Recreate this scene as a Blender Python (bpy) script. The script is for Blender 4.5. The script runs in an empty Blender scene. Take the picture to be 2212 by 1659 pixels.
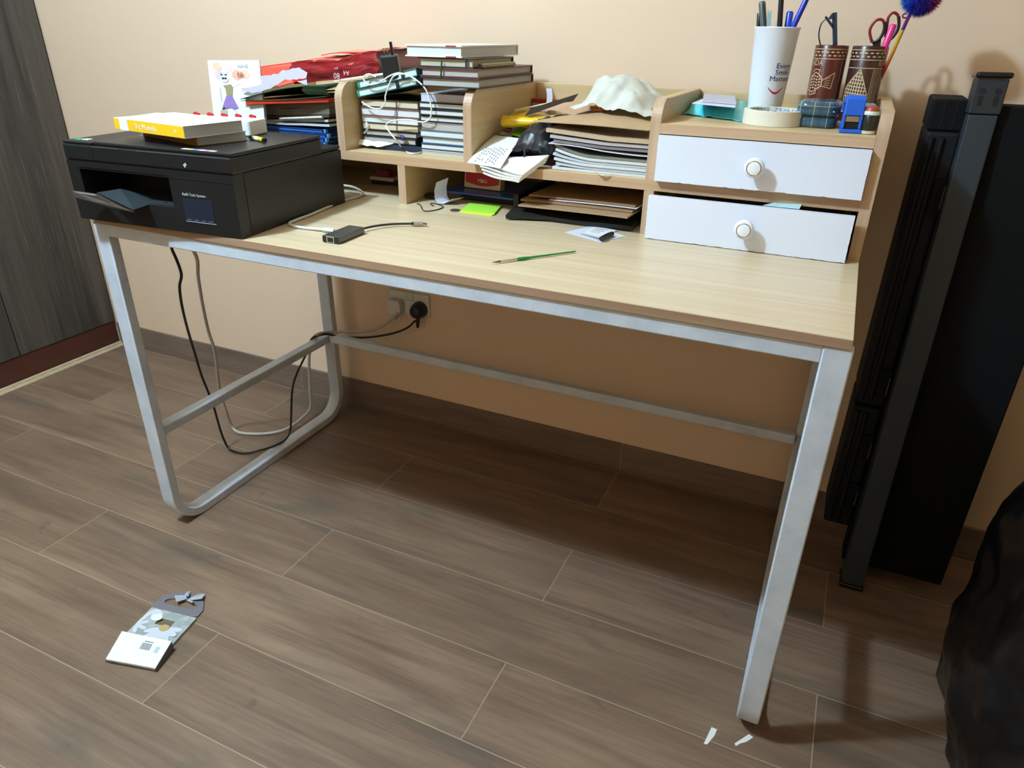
import bpy, bmesh, math, random
from mathutils import Vector, Matrix, noise
random.seed(11)
sc = bpy.context.scene
COL = sc.collection
PI = math.pi
R = math.radians

# ------------------------------------------------------------------ camera, light, exposure
CAMP = Vector((1.3088, -0.8953, 1.0823))
YAW, PITCH, ROLL, FPX = 0.4250, 0.4663, 0.0174, 1518.6
_f = Vector((-math.sin(YAW)*math.cos(PITCH), math.cos(YAW)*math.cos(PITCH), -math.sin(PITCH)))
_r0 = Vector((math.cos(YAW), math.sin(YAW), 0)); _u0 = _r0.cross(_f)
_r = _r0*math.cos(ROLL) + _u0*math.sin(ROLL); _u = -_r0*math.sin(ROLL) + _u0*math.cos(ROLL)
cd = bpy.data.cameras.new('camera'); cam = bpy.data.objects.new('camera', cd); COL.objects.link(cam)
M3 = Matrix((_r, _u, -_f)).transposed()
cam.matrix_world = Matrix.Translation(CAMP) @ M3.to_4x4()
cd.sensor_width = 36; cd.lens = FPX/2212*36; cd.clip_start = 0.02
sc.camera = cam
def at(px, py, x=None, y=None, z=None):
    """world point seen at a pixel of the photograph, on the plane x=, y= or z="""
    d = _f + _r*((px-1106)/FPX) - _u*((py-829.5)/FPX)
    if x is not None: k = (x-CAMP.x)/d.x
    elif y is not None: k = (y-CAMP.y)/d.y
    else: k = (z-CAMP.z)/d.z
    return CAMP + d*k

w = bpy.data.worlds.new('world'); sc.world = w; w.use_nodes = True
w.node_tree.nodes['Background'].inputs[0].default_value = (0.55, 0.6, 0.7, 1)
w.node_tree.nodes['Background'].inputs[1].default_value = 0.05
LAMP = Vector((0.07, -0.69, 2.14))
ld = bpy.data.lights.new('ceiling_lamp_light', 'POINT'); lo = bpy.data.objects.new('ceiling_lamp_light', ld); COL.objects.link(lo)
lo.location = LAMP; ld.energy = 88; ld.shadow_soft_size = 0.055; ld.color = (0.525, 0.765, 1.0)
l2 = bpy.data.lights.new('warm_fill_light', 'POINT'); o2 = bpy.data.objects.new('warm_fill_light', l2); COL.objects.link(o2)  # added warm fill with no known fixture, lifts the shade under the desk
o2.location = (-0.3, -2.3, 1.9); l2.energy = 6; l2.shadow_soft_size = 0.3; l2.color = (1.0, 0.76, 0.54)
sc.view_settings.view_transform = 'Standard'; sc.view_settings.look = 'None'
sc.view_settings.gamma = 1; sc.view_settings.use_curve_mapping = False
sc.view_settings.exposure = 0.75

# ------------------------------------------------------------------ materials
def lin(c):
    o = []
    for v in c[:3]:
        v = v/255.0
        o.append(v/12.92 if v <= 0.04045 else ((v+0.055)/1.055)**2.4)
    return (*o, 1)
class NT:
    def __init__(s, name):
        s.m = bpy.data.materials.new(name); s.m.use_nodes = True; s.t = s.m.node_tree
        s.b = s.t.nodes['Principled BSDF']
    def n(s, typ, **kw):
        nd = s.t.nodes.new(typ)
        for k, v in kw.items():
            if k.startswith('i_'):
                key = k[2:]; key = int(key) if key.isdigit() else key.replace('_', ' ')
                nd.inputs[key].default_value = v
            else: setattr(nd, k, v)
        return nd
    def l(s, a, b): s.t.links.new(a, b)
    def mixc(s, fac, a, b, mode='MIX'):
        m = s.n('ShaderNodeMix', data_type='RGBA', blend_type=mode)
        for inp, v in ((m.inputs[0], fac), (m.inputs[6], a), (m.inputs[7], b)):
            if hasattr(v, 'is_output'): s.l(v, inp)
            else: inp.default_value = v
        return m.outputs[2]
    def ramp(s, fac, stops):
        r = s.n('ShaderNodeValToRGB'); s.l(fac, r.inputs[0]); e = r.color_ramp.elements
        while len(e) < len(stops): e.new(0.5)
        for i, (p, c) in enumerate(stops): e[i].position = p; e[i].color = c
        return r.outputs[0]
    def math(s, op, a, b=0.0):
        m = s.n('ShaderNodeMath', operation=op)
        for i, v in enumerate((a, b)):
            if hasattr(v, 'is_output'): s.l(v, m.inputs[i])
            else: m.inputs[i].default_value = v
        return m.outputs[0]
    def coords(s, scale=(1, 1, 1), loc=(0, 0, 0), rot=(0, 0, 0)):
        tc = s.n('ShaderNodeTexCoord'); mp = s.n('ShaderNodeMapping')
        mp.inputs['Scale'].default_value = scale; mp.inputs['Location'].default_value = loc; mp.inputs['Rotation'].default_value = rot
        s.l(tc.outputs['Object'], mp.inputs[0]); return mp.outputs[0]
    def noise(s, vec, scale=5, detail=4, rough=0.5, dist=0.0):
        n = s.n('ShaderNodeTexNoise'); n.inputs['Scale'].default_value = scale; n.inputs['Detail'].default_value = detail
        n.inputs['Roughness'].default_value = rough; n.inputs['Distortion'].default_value = dist
        s.l(vec, n.inputs['Vector']); return n.outputs[0]
    def bump(s, h, strength=0.2, dist=0.001):
        b = s.n('ShaderNodeBump'); b.inputs['Strength'].default_value = strength; b.inputs['Distance'].default_value = dist
        s.l(h, b.inputs['Height']); s.l(b.outputs[0], s.b.inputs['Normal'])
MATS = {}
def mat(name, col, rough=0.5, metal=0.0, var=0.06, scale=40, bump=0.0, alpha=1.0, coat=0.0, trans=0.0, spec=0.5):
    if name in MATS: return MATS[name]
    t = NT(name); c = lin(col); vec = t.coords()
    nz = t.noise(vec, scale, 3)
    lo_ = tuple(max(0, v*(1-var)) for v in c[:3])+(1,); hi = tuple(min(1, v*(1+var)) for v in c[:3])+(1,)
    t.l(t.mixc(nz, lo_, hi), t.b.inputs['Base Color'])
    t.b.inputs['Roughness'].default_value = rough; t.b.inputs['Metallic'].default_value = metal
    t.b.inputs['Coat Weight'].default_value = coat; t.b.inputs['Transmission Weight'].default_value = trans
    t.b.inputs['Alpha'].default_value = alpha; t.b.inputs['Specular IOR Level'].default_value = spec
    if bump: t.bump(nz, bump, 0.002)
    MATS[name] = t.m; return t.m
def wood(name, a, b, axis, rough=0.45, sc_=1.0):
    """fine straight grain along the given axis"""
    if name in MATS: return MATS[name]
    t = NT(name); s = [60*sc_, 60*sc_, 60*sc_]; s['xyz'.index(axis)] = 1.6*sc_
    vec = t.coords(tuple(s)); n1 = t.noise(vec, 1.0, 6, 0.6, 0.3)
    s2 = [9*sc_]*3; s2['xyz'.index(axis)] = 0.7; n2 = t.noise(t.coords(tuple(s2)), 1.0, 3)
    f = t.math('ADD', t.math('MULTIPLY', n1, 0.65), t.math('MULTIPLY', n2, 0.35))
    t.l(t.ramp(f, [(0.36, lin(b)), (0.62, lin(a))]), t.b.inputs['Base Color'])
    t.b.inputs['Roughness'].default_value = rough
    t.bump(n1, 0.08, 0.0006)
    MATS[name] = t.m; return t.m

M_top = wood('oak_laminate_top', (215, 194, 164), (194, 172, 138), 'x', 0.30)
M_oakx = wood('oak_laminate_long', (216, 190, 146), (192, 164, 120), 'x', 0.42)
M_oaky = wood('oak_laminate_deep', (212, 187, 145), (186, 159, 118), 'y', 0.42)
M_edgex = wood('oak_edge_long', (196, 164, 132), (170, 138, 108), 'x', 0.45)
M_edgez = wood('oak_edge_upright', (198, 170, 142), (168, 138, 112), 'z', 0.45)
M_band = wood('brown_edge_band', (172, 142, 116), (140, 112, 90), 'x', 0.4)
def paint_mat():
    t = NT('worn_white_paint'); v = t.coords((1, 1, 1))
    n1 = t.noise(v, 14, 5, 0.7); n2 = t.noise(v, 90, 3, 0.6); n3 = t.noise(v, 5, 3)
    c = t.mixc(t.ramp(n1, [(0.35, (0, 0, 0, 1)), (0.75, (1, 1, 1, 1))]), lin((206, 214, 226)), lin((178, 190, 204)))
    c = t.mixc(t.ramp(t.math('MULTIPLY', n2, n1), [(0.44, (0, 0, 0, 1)), (0.50, (1, 1, 1, 1))]), c, lin((105, 115, 128)))
    t.l(c, t.b.inputs['Base Color']); t.b.inputs['Roughness'].default_value = 0.38
    t.bump(n2, 0.12, 0.001); return t.m
M_paint = paint_mat()
def floor_mat(name, ox, oy, skirt=False):
    t = NT(name); tc = t.n('ShaderNodeTexCoord')
    sep = t.n('ShaderNodeSeparateXYZ'); t.l(tc.outputs['Object'], sep.inputs[0])
    X = t.math('ADD', sep.outputs[0], ox); Y = t.math('ADD', sep.outputs[2 if skirt else 1], oy)
    cmb = t.n('ShaderNodeCombineXYZ'); t.l(X, cmb.inputs[0]); t.l(Y, cmb.inputs[1])
    br = t.n('ShaderNodeTexBrick'); t.l(cmb.outputs[0], br.inputs['Vector'])
    br.offset = 0.5; br.offset_frequency = 2; br.squash = 1
    for k, v in (('Color1', (0, 0, 0, 1)), ('Color2', (1, 1, 1, 1)), ('Mortar', (0.5, 0.5, 0.5, 1)), ('Scale', 1.0), ('Mortar Size', 0.0011), ('Mortar Smooth', 0.3), ('Bias', 0.0), ('Brick Width', 1.094), ('Row Height', 0.1813)):
        br.inputs[k].default_value = v
    rnd = t.math('MULTIPLY', br.outputs['Color'], 37.0)
    sh = t.n('ShaderNodeCombineXYZ'); t.l(t.math('ADD', X, rnd), sh.inputs[0]); t.l(t.math('ADD', Y, rnd), sh.inputs[1])
    def nz(sx, sy, det, rough, dist=0.0):
        mp = t.n('ShaderNodeMapping'); mp.inputs['Scale'].default_value = (sx, sy, 1); t.l(sh.outputs[0], mp.inputs[0])
        return t.noise(mp.outputs[0], 1.0, det, rough, dist)
    g1 = nz(2.2, 32, 8, 0.62, 0.7); g2 = nz(1.3, 7, 4, 0.55, 1.2); g3 = nz(4, 150, 6, 0.75); g4 = nz(2.6, 9, 3, 0.5, 0.8); g5 = nz(15, 22, 2, 0.5, 1.0)
    f = t.math('ADD', t.math('ADD', t.math('MULTIPLY', g1, 0.42), t.math('MULTIPLY', g2, 0.32)), t.math('MULTIPLY', g3, 0.26))
    c = t.ramp(f, [(0.34, lin((88, 69, 57))), (0.46, lin((114, 91, 75))), (0.56, lin((132, 108, 89))), (0.68, lin((152, 128, 105)))])
    c = t.mixc(t.math('MULTIPLY', t.ramp(g4, [(0.56, (0, 0, 0, 1)), (0.72, (1, 1, 1, 1))]), 0.55), c, lin((78, 76, 68)))
    c = t.mixc(t.math('MULTIPLY', t.ramp(g5, [(0.68, (0, 0, 0, 1)), (0.80, (1, 1, 1, 1))]), 0.5), c, lin((64, 68, 64)))
    vo = t.n('ShaderNodeTexVoronoi'); vo.inputs['Scale'].default_value = 3.2; mv = t.n('ShaderNodeMapping'); mv.inputs['Scale'].default_value = (0.8, 1.5, 1); t.l(cmb.outputs[0], mv.inputs[0]); t.l(mv.outputs[0], vo.inputs['Vector'])
    sv = t.n('ShaderNodeSeparateColor'); t.l(vo.outputs['Color'], sv.inputs[0])
    dd = t.math('ADD', vo.outputs['Distance'], t.math('MULTIPLY', g3, 0.03))
    c = t.mixc(t.math('MULTIPLY', t.ramp(dd, [(0.036, (1, 1, 1, 1)), (0.058, (0, 0, 0, 1))]), t.math('GREATER_THAN', sv.outputs[0], 0.45)), c, lin((70, 74, 70)))
    c = t.mixc(t.math('MULTIPLY', br.outputs['Color'], 0.30), c, lin((98, 78, 62)))
    c = t.mixc(t.math('MULTIPLY', br.outputs['Fac'], 0.75), c, lin((172, 150, 126)))
    if skirt: c = t.mixc(0.25, c, lin((110, 104, 102)))
    t.l(c, t.b.inputs['Base Color'])
    t.l(t.ramp(g1, [(0.3, (0.42,)*3+(1,)), (0.7, (0.56,)*3+(1,))]), t.b.inputs['Roughness'])
    h = t.math('SUBTRACT', t.math('MULTIPLY', g1, 0.25), br.outputs['Fac'])
    t.bump(h, 0.25, 0.0012); return t.m
M_floor = floor_mat('wood_look_floor_tile', -0.91, 0.3815)
M_skirt = floor_mat('wood_look_skirting', -0.364, 0.05, True)
def wall_mat():
    t = NT('beige_wall_paint'); v = t.coords(); n = t.noise(v, 220, 2); n2 = t.noise(v, 1.6, 2)
    t.l(t.mixc(n2, lin((226, 199, 172)), lin((220, 192, 165))), t.b.inputs['Base Color'])
    t.b.inputs['Roughness'].default_value = 0.7; t.bump(n, 0.12, 0.0008); return t.m
M_wall = wall_mat()
def wardrobe_mat():
    t = NT('dark_grey_wood_laminate')
    n1 = t.noise(t.coords((34, 34, 1.3)), 1.0, 8, 0.68, 0.9); n2 = t.noise(t.coords((5, 5, 0.6)), 1.0, 3, 0.5, 1.5)
    n3 = t.noise(t.coords((150, 150, 4)), 1.0, 4, 0.6)
    f = t.math('ADD', t.math('MULTIPLY', n1, 0.6), t.math('MULTIPLY', n2, 0.4))
    c = t.ramp(f, [(0.36, lin((44, 41, 38))), (0.5, lin((70, 66, 61))), (0.6, lin((84, 76, 68))), (0.72, lin((100, 96, 90)))])
    c = t.mixc(t.math('MULTIPLY', t.ramp(n3, [(0.60, (0, 0, 0, 1)), (0.68, (1, 1, 1, 1))]), 0.35), c, lin((128, 124, 116)))
    t.l(c, t.b.inputs['Base Color']); t.b.inputs['Roughness'].default_value = 0.5; t.bump(n3, 0.1, 0.0006); return t.m
M_ward = wardrobe_mat()

# ------------------------------------------------------------------ mesh helpers
ORG = {}
def tm(s, size, align='CENTER'):
    """text as (verts, faces) in its own xy plane, scaled so that the letter height is about `size`"""
    cu = bpy.data.curves.new('t', 'FONT'); cu.body = s; cu.size = size/0.7; cu.align_x = align; cu.offset = BOLD*size; cu.align_y = 'CENTER'; cu.resolution_u = 2
    o = bpy.data.objects.new('t', cu); COL.objects.link(o)
    dg = bpy.context.evaluated_depsgraph_get(); me = bpy.data.meshes.new_from_object(o.evaluated_get(dg))
    vs = [v.co.copy() for v in me.vertices]; fs = [tuple(p.vertices) for p in me.polygons]
    bpy.data.objects.remove(o); bpy.data.curves.remove(cu); bpy.data.meshes.remove(me)
    return vs, fs
BOLD = 0.0
class MB:
    def __init__(s): s.v = []; s.f = []; s.mi = []; s.M = Matrix.Identity(4); s.k = 0
    def add(s, vs, fs):
        o = len(s.v); s.v += [s.M @ Vector(v) for v in vs]
        for f in fs: s.f.append(tuple(i+o for i in f)); s.mi.append(s.k)
        return s
    def box(s, a, b):
        x0, y0, z0 = [min(p, q) for p, q in zip(a, b)]; x1, y1, z1 = [max(p, q) for p, q in zip(a, b)]
        return s.add([(x0, y0, z0), (x1, y0, z0), (x1, y1, z0), (x0, y1, z0), (x0, y0, z1), (x1, y0, z1), (x1, y1, z1), (x0, y1, z1)],
                     [(0, 3, 2, 1), (4, 5, 6, 7), (0, 1, 5, 4), (1, 2, 6, 5), (2, 3, 7, 6), (3, 0, 4, 7)])
    def prism(s, poly, axis, lo, hi):
        """2D polygon extruded along axis; poly coords are the other two axes in xyz order"""
        def p3(p, h):
            if axis == 'x': return (h, p[0], p[1])
            if axis == 'y': return (p[0], h, p[1])
            return (p[0], p[1], h)
        n = len(poly); vs = [p3(p, lo) for p in poly]+[p3(p, hi) for p in poly]
        return s.add(vs, [tuple(range(n))[::-1], tuple(range(n, 2*n))]+[(i, (i+1) % n, n+(i+1) % n, n+i) for i in range(n)])
    def slab(s, pts, t=0.0004, up=None):
        """polygon of 3D points given thickness t along its normal"""
        P = [Vector(p) for p in pts]; n = Vector((0, 0, 0))
        for i in range(len(P)): n += P[i].cross(P[(i+1) % len(P)])
        n = n.normalized() if n.length > 1e-12 else Vector((0, 0, 1))
        if up is not None and n.dot(Vector(up)) < 0: n = -n
        k = len(P)
        return s.add(P+[p+n*t for p in P], [tuple(range(k))[::-1], tuple(range(k, 2*k))]+[(i, (i+1) % k, k+(i+1) % k, k+i) for i in range(k)])
    def tube(s, pts, r, n=8, smooth=True, rf=None, flat=1.0):
        P = [Vector(p) for p in pts]
        if smooth and len(P) > 2:
            Q = []
            for i in range(len(P)-1):
                p0, p1, p2, p3 = P[max(i-1, 0)], P[i], P[i+1], P[min(i+2, len(P)-1)]
                for j in range(6):
                    t = j/6; Q.append(0.5*((2*p1)+(p2-p0)*t+(2*p0-5*p1+4*p2-p3)*t*t+(3*p1-p0-3*p2+p3)*t**3))
            Q.append(P[-1]); P = Q
        up = None; vs = []; m = len(P)
        for i, p in enumerate(P):
            d = (P[min(i+1, m-1)]-P[max(i-1, 0)])
            d = d.normalized() if d.length > 1e-9 else Vector((0, 0, 1))
            if up is None: up = Vector((0, 0, 1)) if abs(d.z) < 0.9 else Vector((1, 0, 0))
            a = d.cross(up).normalized(); up = a.cross(d).normalized()
            rr = rf(i/(m-1))*r if rf else r
            for k in range(n):
                th = 2*PI*k/n; vs.append(p+a*math.cos(th)*rr+up*math.sin(th)*rr*flat)
        fs = [(i*n+k, i*n+(k+1) % n, (i+1)*n+(k+1) % n, (i+1)*n+k) for i in range(m-1) for k in range(n)]
        fs += [tuple(range(n))[::-1], tuple(range((m-1)*n, m*n))]
        return s.add(vs, fs)
    def lathe(s, prof, c=(0, 0, 0), n=32, close=False):
        c = Vector(c); m = len(prof); vs = []
        for r, z in prof:
            for k in range(n): vs.append(c+Vector((r*math.cos(2*PI*k/n), r*math.sin(2*PI*k/n), z)))
        fs = [(i*n+k, i*n+(k+1) % n, (i+1)*n+(k+1) % n, (i+1)*n+k) for i in range(m-1) for k in range(n)]
        if close: fs += [((m-1)*n+k, (m-1)*n+(k+1) % n, (k+1) % n, k) for k in range(n)]
        else: fs += [tuple(range(n))[::-1], tuple(range((m-1)*n, m*n))]
        return s.add(vs, fs)
    def grid(s, nu, nv, fn, t=0.0006):
        """surface fn(u,v)->point with thickness t (downwards along its normal)"""
        P = [[Vector(fn(i/nu, j/nv)) for j in range(nv+1)] for i in range(nu+1)]; N = {}
        for i in range(nu+1):
            for j in range(nv+1):
                a = P[min(i+1, nu)][j]-P[max(i-1, 0)][j]; b = P[i][min(j+1, nv)]-P[i][max(j-1, 0)]
                q = a.cross(b); N[i, j] = q.normalized() if q.length > 1e-12 else Vector((0, 0, 1))
        w_ = nv+1; K = (nu+1)*w_; vs = [P[i][j] for i in range(nu+1) for j in range(w_)]+[P[i][j]-N[i, j]*t for i in range(nu+1) for j in range(w_)]
        fs = []
        for i in range(nu):
            for j in range(nv):
                a = i*w_+j; fs.append((a, a+w_, a+w_+1, a+1)); fs.append((K+a, K+a+1, K+a+w_+1, K+a+w_))
        ring = [i*w_ for i in range(nu+1)]+[nu*w_+j for j in range(1, w_)]+[i*w_+nv for i in range(nu-1, -1, -1)]+[j for j in range(nv-1, 0, -1)]
        for a, b in zip(ring, ring[1:]+ring[:1]): fs.append((b, a, K+a, K+b))
        return s.add(vs, fs)
    def blob(s, c, rad, sub=4, power=2.0, amp=0.1, freq=3, seed=0, zmin=None, fn=None):
        bm = bmesh.new(); bmesh.ops.create_icosphere(bm, subdivisions=sub, radius=1); bm.verts.index_update()
        c = Vector(c)
        for v in bm.verts:
            d = v.co.normalized(); k = (abs(d.x)**power+abs(d.y)**power+abs(d.z)**power)**(-1/power)
            nz = noise.fractal(d*freq+Vector((seed, seed*1.7, 0)), 1.0, 2.0, 4)
            rd = 1-abs(noise.noise(d*freq*1.3+Vector((seed*2.1, 0, seed))))*2
            q = d*k*(1+amp*nz+amp*0.5*rd)
            if fn: q = fn(q)
            v.co = Vector((q.x*rad[0], q.y*rad[1], q.z*rad[2]))+c
            if zmin is not None and v.co.z < zmin: v.co.z = zmin
        vs = [v.co.copy() for v in bm.verts]; fs = [tuple(v.index for v in f.verts) for f in bm.faces]; bm.free()
        return s.add(vs, fs)
    def text(s, st, size, M, align='CENTER', wrap=None, sx=1.0):
        vs, fs = tm(st, size, align)
        vs = [(v.x*sx, v.y, 0) for v in vs]
        if wrap: vs = [wrap(v[0], v[1]) for v in vs]; s.add(vs, fs)
        else:
            o = s.M; s.M = o @ M; s.add(vs, fs); s.M = o
        return s
    def build(s, name, mats, parent=None, bevel=0.0, seg=2, smooth=False, loc=None, label=None, clean=False):
        if not isinstance(mats, (list, tuple)): mats = [mats]
        if parent is not None: org = ORG[parent]
        elif loc is not None: org = Vector(loc)
        else:
            xs = [v.x for v in s.v]; ys = [v.y for v in s.v]; zs = [v.z for v in s.v]
            org = Vector(((min(xs)+max(xs))/2, (min(ys)+max(ys))/2, min(zs)))
        me = bpy.data.meshes.new(name); me.from_pydata([v-org for v in s.v], [], s.f)
        for m in mats: me.materials.append(m)
        for p, k in zip(me.polygons, s.mi): p.material_index = min(k, len(mats)-1)
        bm = bmesh.new(); bm.from_mesh(me)
        if clean: bmesh.ops.remove_doubles(bm, verts=bm.verts, dist=1e-6)
        bmesh.ops.recalc_face_normals(bm, faces=bm.faces); bm.to_mesh(me); bm.free()
        o = bpy.data.objects.new(name, me); COL.objects.link(o)
        if parent is not None: o.parent = parent
        else: o.location = org
        ORG[o] = org
        if bevel:
            b = o.modifiers.new('bevel', 'BEVEL'); b.width = bevel; b.segments = seg; b.limit_method = 'ANGLE'; b.angle_limit = R(40)
        if smooth:
            for p in me.polygons: p.use_smooth = True
            if smooth != 'all':
                try: me.set_sharp_from_angle(angle=R(38))
                except Exception: pass
        if label: o['label'] = label
        return o
def T(x, y, z): return Matrix.Translation((x, y, z))
def RX(a): return Matrix.Rotation(a, 4, 'X')
def RY(a): return Matrix.Rotation(a, 4, 'Y')
def RZ(a): return Matrix.Rotation(a, 4, 'Z')
def tag(o, label, cat, group=None, kind=None):
    o['label'] = label; o['category'] = cat
    if group: o['group'] = group
    if kind: o['kind'] = kind
    return o
def thing(name, loc, label, cat, group=None):
    o = bpy.data.objects.new(name, None); COL.objects.link(o); o.location = loc; o.empty_display_size = 0.02
    ORG[o] = Vector(loc); return tag(o, label, cat, group)
def struct(mb, name, m, **kw):
    o = mb.build(name, m, **kw); o['kind'] = 'structure'; return o
def arcpts(c, r, a0, a1, n):
    return [(c[0]+r*math.cos(a0+(a1-a0)*i/n), c[1]+r*math.sin(a0+(a1-a0)*i/n)) for i in range(n+1)]

# ------------------------------------------------------------------ the room
M_warm = mat('warm_ochre_wall_paint', (232, 196, 148), 0.7, var=0.02, scale=2)
YW = 0.722; XL = -1.051; XR = 2.9; YF = -2.7; ZC = 2.27
b = MB(); b.box((XL-0.7, YF, -0.06), (XR, YW, 0)); struct(b, 'floor', M_floor, loc=(0, 0, 0))
b = MB(); b.box((XL-0.7, YW, -0.06), (XR, YW+0.1, ZC)); struct(b, 'wall_back', M_wall, loc=(0, YW, 0))
b = MB(); b.box((XR, YF, -0.06), (XR+0.1, YW+0.1, ZC)); struct(b, 'wall_right', M_warm)
b = MB(); b.box((XL-0.7, YF-0.1, -0.06), (XR+0.1, YF, ZC)); struct(b, 'wall_front', M_warm)
b = MB(); b.box((XL-0.8, YF-0.1, -0.06), (XL-0.7, YW+0.1, ZC)); struct(b, 'wall_left', M_wall)
b = MB(); b.box((XL-0.8, YF-0.1, ZC), (XR+0.1, YW+0.1, ZC+0.08)); struct(b, 'ceiling', mat('cream_ceiling_paint', (240, 220, 188), 0.8))
b = MB(); b.box((XL+0.004, YW-0.008, 0.0), (XR, YW, 0.084)); struct(b, 'baseboard_back', M_skirt, bevel=0.001, loc=(0, YW, 0))
b = MB(); b.box((XL+0.012, YF, 0), (XL+0.03, YW-0.009, 0.004)); b.box((XL+0.0, YF, 0), (XL+0.012, YW-0.009, 0.010))
struct(b, 'trim_1', mat('beige_grout_ledge', (186, 168, 140), 0.7, var=0.2, scale=60, bump=0.3), bevel=0.001)

# wardrobe on the left
wd = thing('wardrobe', (XL-0.3, -0.9, 0), 'tall dark grey wood grain wardrobe with a red-brown plinth at the left', 'wardrobe')
b = MB(); b.box((XL-0.69, YF+0.02, 0.095), (XL-0.019, YW-0.006, ZC-0.02)); b.build('carcass', M_ward, wd)
for y0, y1 in ((0.3605, 0.713), (-0.08, 0.3565), (-0.52, -0.084), (-0.96, -0.524)):
    b = MB(); b.box((XL-0.018, y0, 0.0915), (XL, y1, ZC-0.03)); b.build('door', M_ward, wd, bevel=0.0012)
b = MB(); b.box((XL-0.05, YF+0.02, 0.0), (XL-0.004, YW-0.012, 0.0905)); b.build('plinth', mat('dark_red_brown_plinth', (74, 38, 28), 0.45, var=0.15, scale=20), wd)

# ------------------------------------------------------------------ the desk
W, H, TH = 1.3607, 0.75, 0.0134
desk = thing('desk', (W/2, 0.35, 0), 'long wooden topped desk on a worn white painted metal frame', 'desk')
b = MB(); b.box((0, 0.0018, H-TH), (W, YW-0.015, H)); b.build('desktop', M_top, desk, bevel=0.0006)
b = MB(); b.box((0, 0, H-TH), (W, 0.0016, H-0.0003)); b.build('edge_band', M_band, desk, bevel=0.0004, label='brown edge band along the front')
TX, TY = 0.036, 0.022          # tube width across, depth
ZT = H-TH-0.0012               # underside gap
def loop_profile():
    """closed outline of one bent side frame in the yz plane"""
    y0, y1, r = 0.002, 0.652, 0.085
    out = [(y0, ZT)]+arcpts((y0+r, r), r, PI, 1.5*PI, 12)+arcpts((y1-r, r), r, 1.5*PI, 2*PI, 12)+[(y1, ZT)]
    ri = r-TY
    inn = [(y0+TY, ZT)]+arcpts((y0+r, r), ri, PI, 1.5*PI, 12)+arcpts((y1-r, r), ri, 1.5*PI, 2*PI, 12)+[(y1-TY, ZT)]
    return out, inn
def side_frame(x0, name, lab):
    o, i = loop_profile(); n = len(o); b = MB(); vs = []
    for x in (x0, x0+TX):
        vs += [(x, *p) for p in o]+[(x, *p) for p in i]
    fs = []
    K = 2*n
    for k in range(n-1):
        fs += [(k, k+1, n+k+1, n+k), (K+k, K+n+k, K+n+k+1, K+k+1), (k, K+k, K+k+1, k+1), (n+k, n+k+1, K+n+k+1, K+n+k)]
    fs += [(0, n, K+n, K), (n-1, K+n-1, K+2*n-1, 2*n-1)]
    b.add(vs, fs); return b.build(name, M_paint, desk, bevel=0.0025, seg=2, smooth=True, label=lab)
side_frame(0.0, 'side_frame', 'left bent leg loop with rounded bottom corners')
side_frame(W-TX+0.004, 'side_frame', 'right bent leg loop with rounded bottom corners')
b = MB(); b.box((TX-0.001, 0.003, ZT-0.024), (W-TX+0.005, 0.024, ZT)); b.build('front_rail', M_paint, desk, bevel=0.002)
b = MB(); b.box((TX-0.001, 0.629, ZT-0.024), (W-TX+0.005, 0.651, ZT)); b.build('back_rail', M_paint, desk, bevel=0.002)
for x in (0.002, W-TX+0.006):
    b = MB(); b.box((x, 0.0235, ZT-0.024), (x+TX-0.004, 0.6285, ZT)); b.build('top_side_rail', M_paint, desk, bevel=0.002)
for x in (0.003, W-TX+0.008):
    b = MB(); b.box((x, 0.0235, 0.249), (x+TX-0.008, 0.631, 0.271)); b.build('side_stretcher', M_paint, desk, bevel=0.003)
b = MB(); b.box((TX-0.001, 0.612, 0.252), (W-TX+0.005, 0.634, 0.276)); b.build('rear_stretcher', M_paint, desk, bevel=0.003)

# ------------------------------------------------------------------ the shelf and drawer unit on the desk
YS, YB = 0.373, 0.690
ZS1, ZS2 = H+0.0793, H+0.0979; ZD1, ZD2 = H+0.1765, H+0.1934; ZTOP = 0.981
un = thing('desk_shelf_unit', (W/2, 0.55, H), 'light oak shelf unit with cubbies and two white drawers standing on the desk', 'shelf unit')
def upright(x0, x1, z0, z1, name, rounded=True, lab=None):
    r = 0.034
    poly = [(YB-0.001, z0), (YB-0.001, z1)]+(arcpts((YS+r+0.001, z1-r), r, PI/2, PI, 10) if rounded else [(YS+0.001, z1)])+[(YS+0.001, z0)]
    b = MB(); b.prism(poly, 'x', x0, x1); b.build(name, M_oaky, un, bevel=0.0006, label=lab)
    # edge strip on the front
    fr = arcpts((YS+r+0.001, z1-r), r, PI/2, PI, 10) if rounded else [(YS+0.001, z1)]
    path = fr+[(YS+0.001, z0)]; off = []
    for i, p in enumerate(path):
        if rounded and i <= 10:
            a = PI/2+(PI/2)*i/10; off.append((p[0]+0.0012*math.cos(a), p[1]+0.0012*math.sin(a)))
        else: off.append((p[0]-0.0012, p[1]))
    n = len(path); b = MB()
    vs = [(x, *p) for x in (x0, x1) for p in path+off]; K = 2*n; fs = []
    for k in range(n-1): fs += [(k, k+1, n+k+1, n+k), (K+k, K+n+k, K+n+k+1, K+k+1), (n+k, n+k+1, K+n+k+1, K+n+k), (k, K+k, K+k+1, k+1)]
    fs += [(0, n, K+n, K), (n-1, K+n-1, K+2*n-1, 2*n-1)]
    b.add(vs, fs); b.build('edge_strip', M_edgez, un)
upright(0.0, 0.0175, H, ZTOP, 'side_panel', lab='left end panel with rounded front corner')
upright(W-0.0179, W, H, ZTOP, 'side_panel', lab='right end panel with rounded front corner')
upright(0.320, 0.338, ZS2, ZTOP, 'divider', lab='upper divider between folders and notebooks')
upright(0.6215, 0.6395, ZS2, ZTOP, 'divider', lab='upper divider between notebooks and loose papers')
upright(0.9887, 1.0066, ZS2, ZTOP, 'divider', lab='divider beside the upper drawer')
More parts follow.
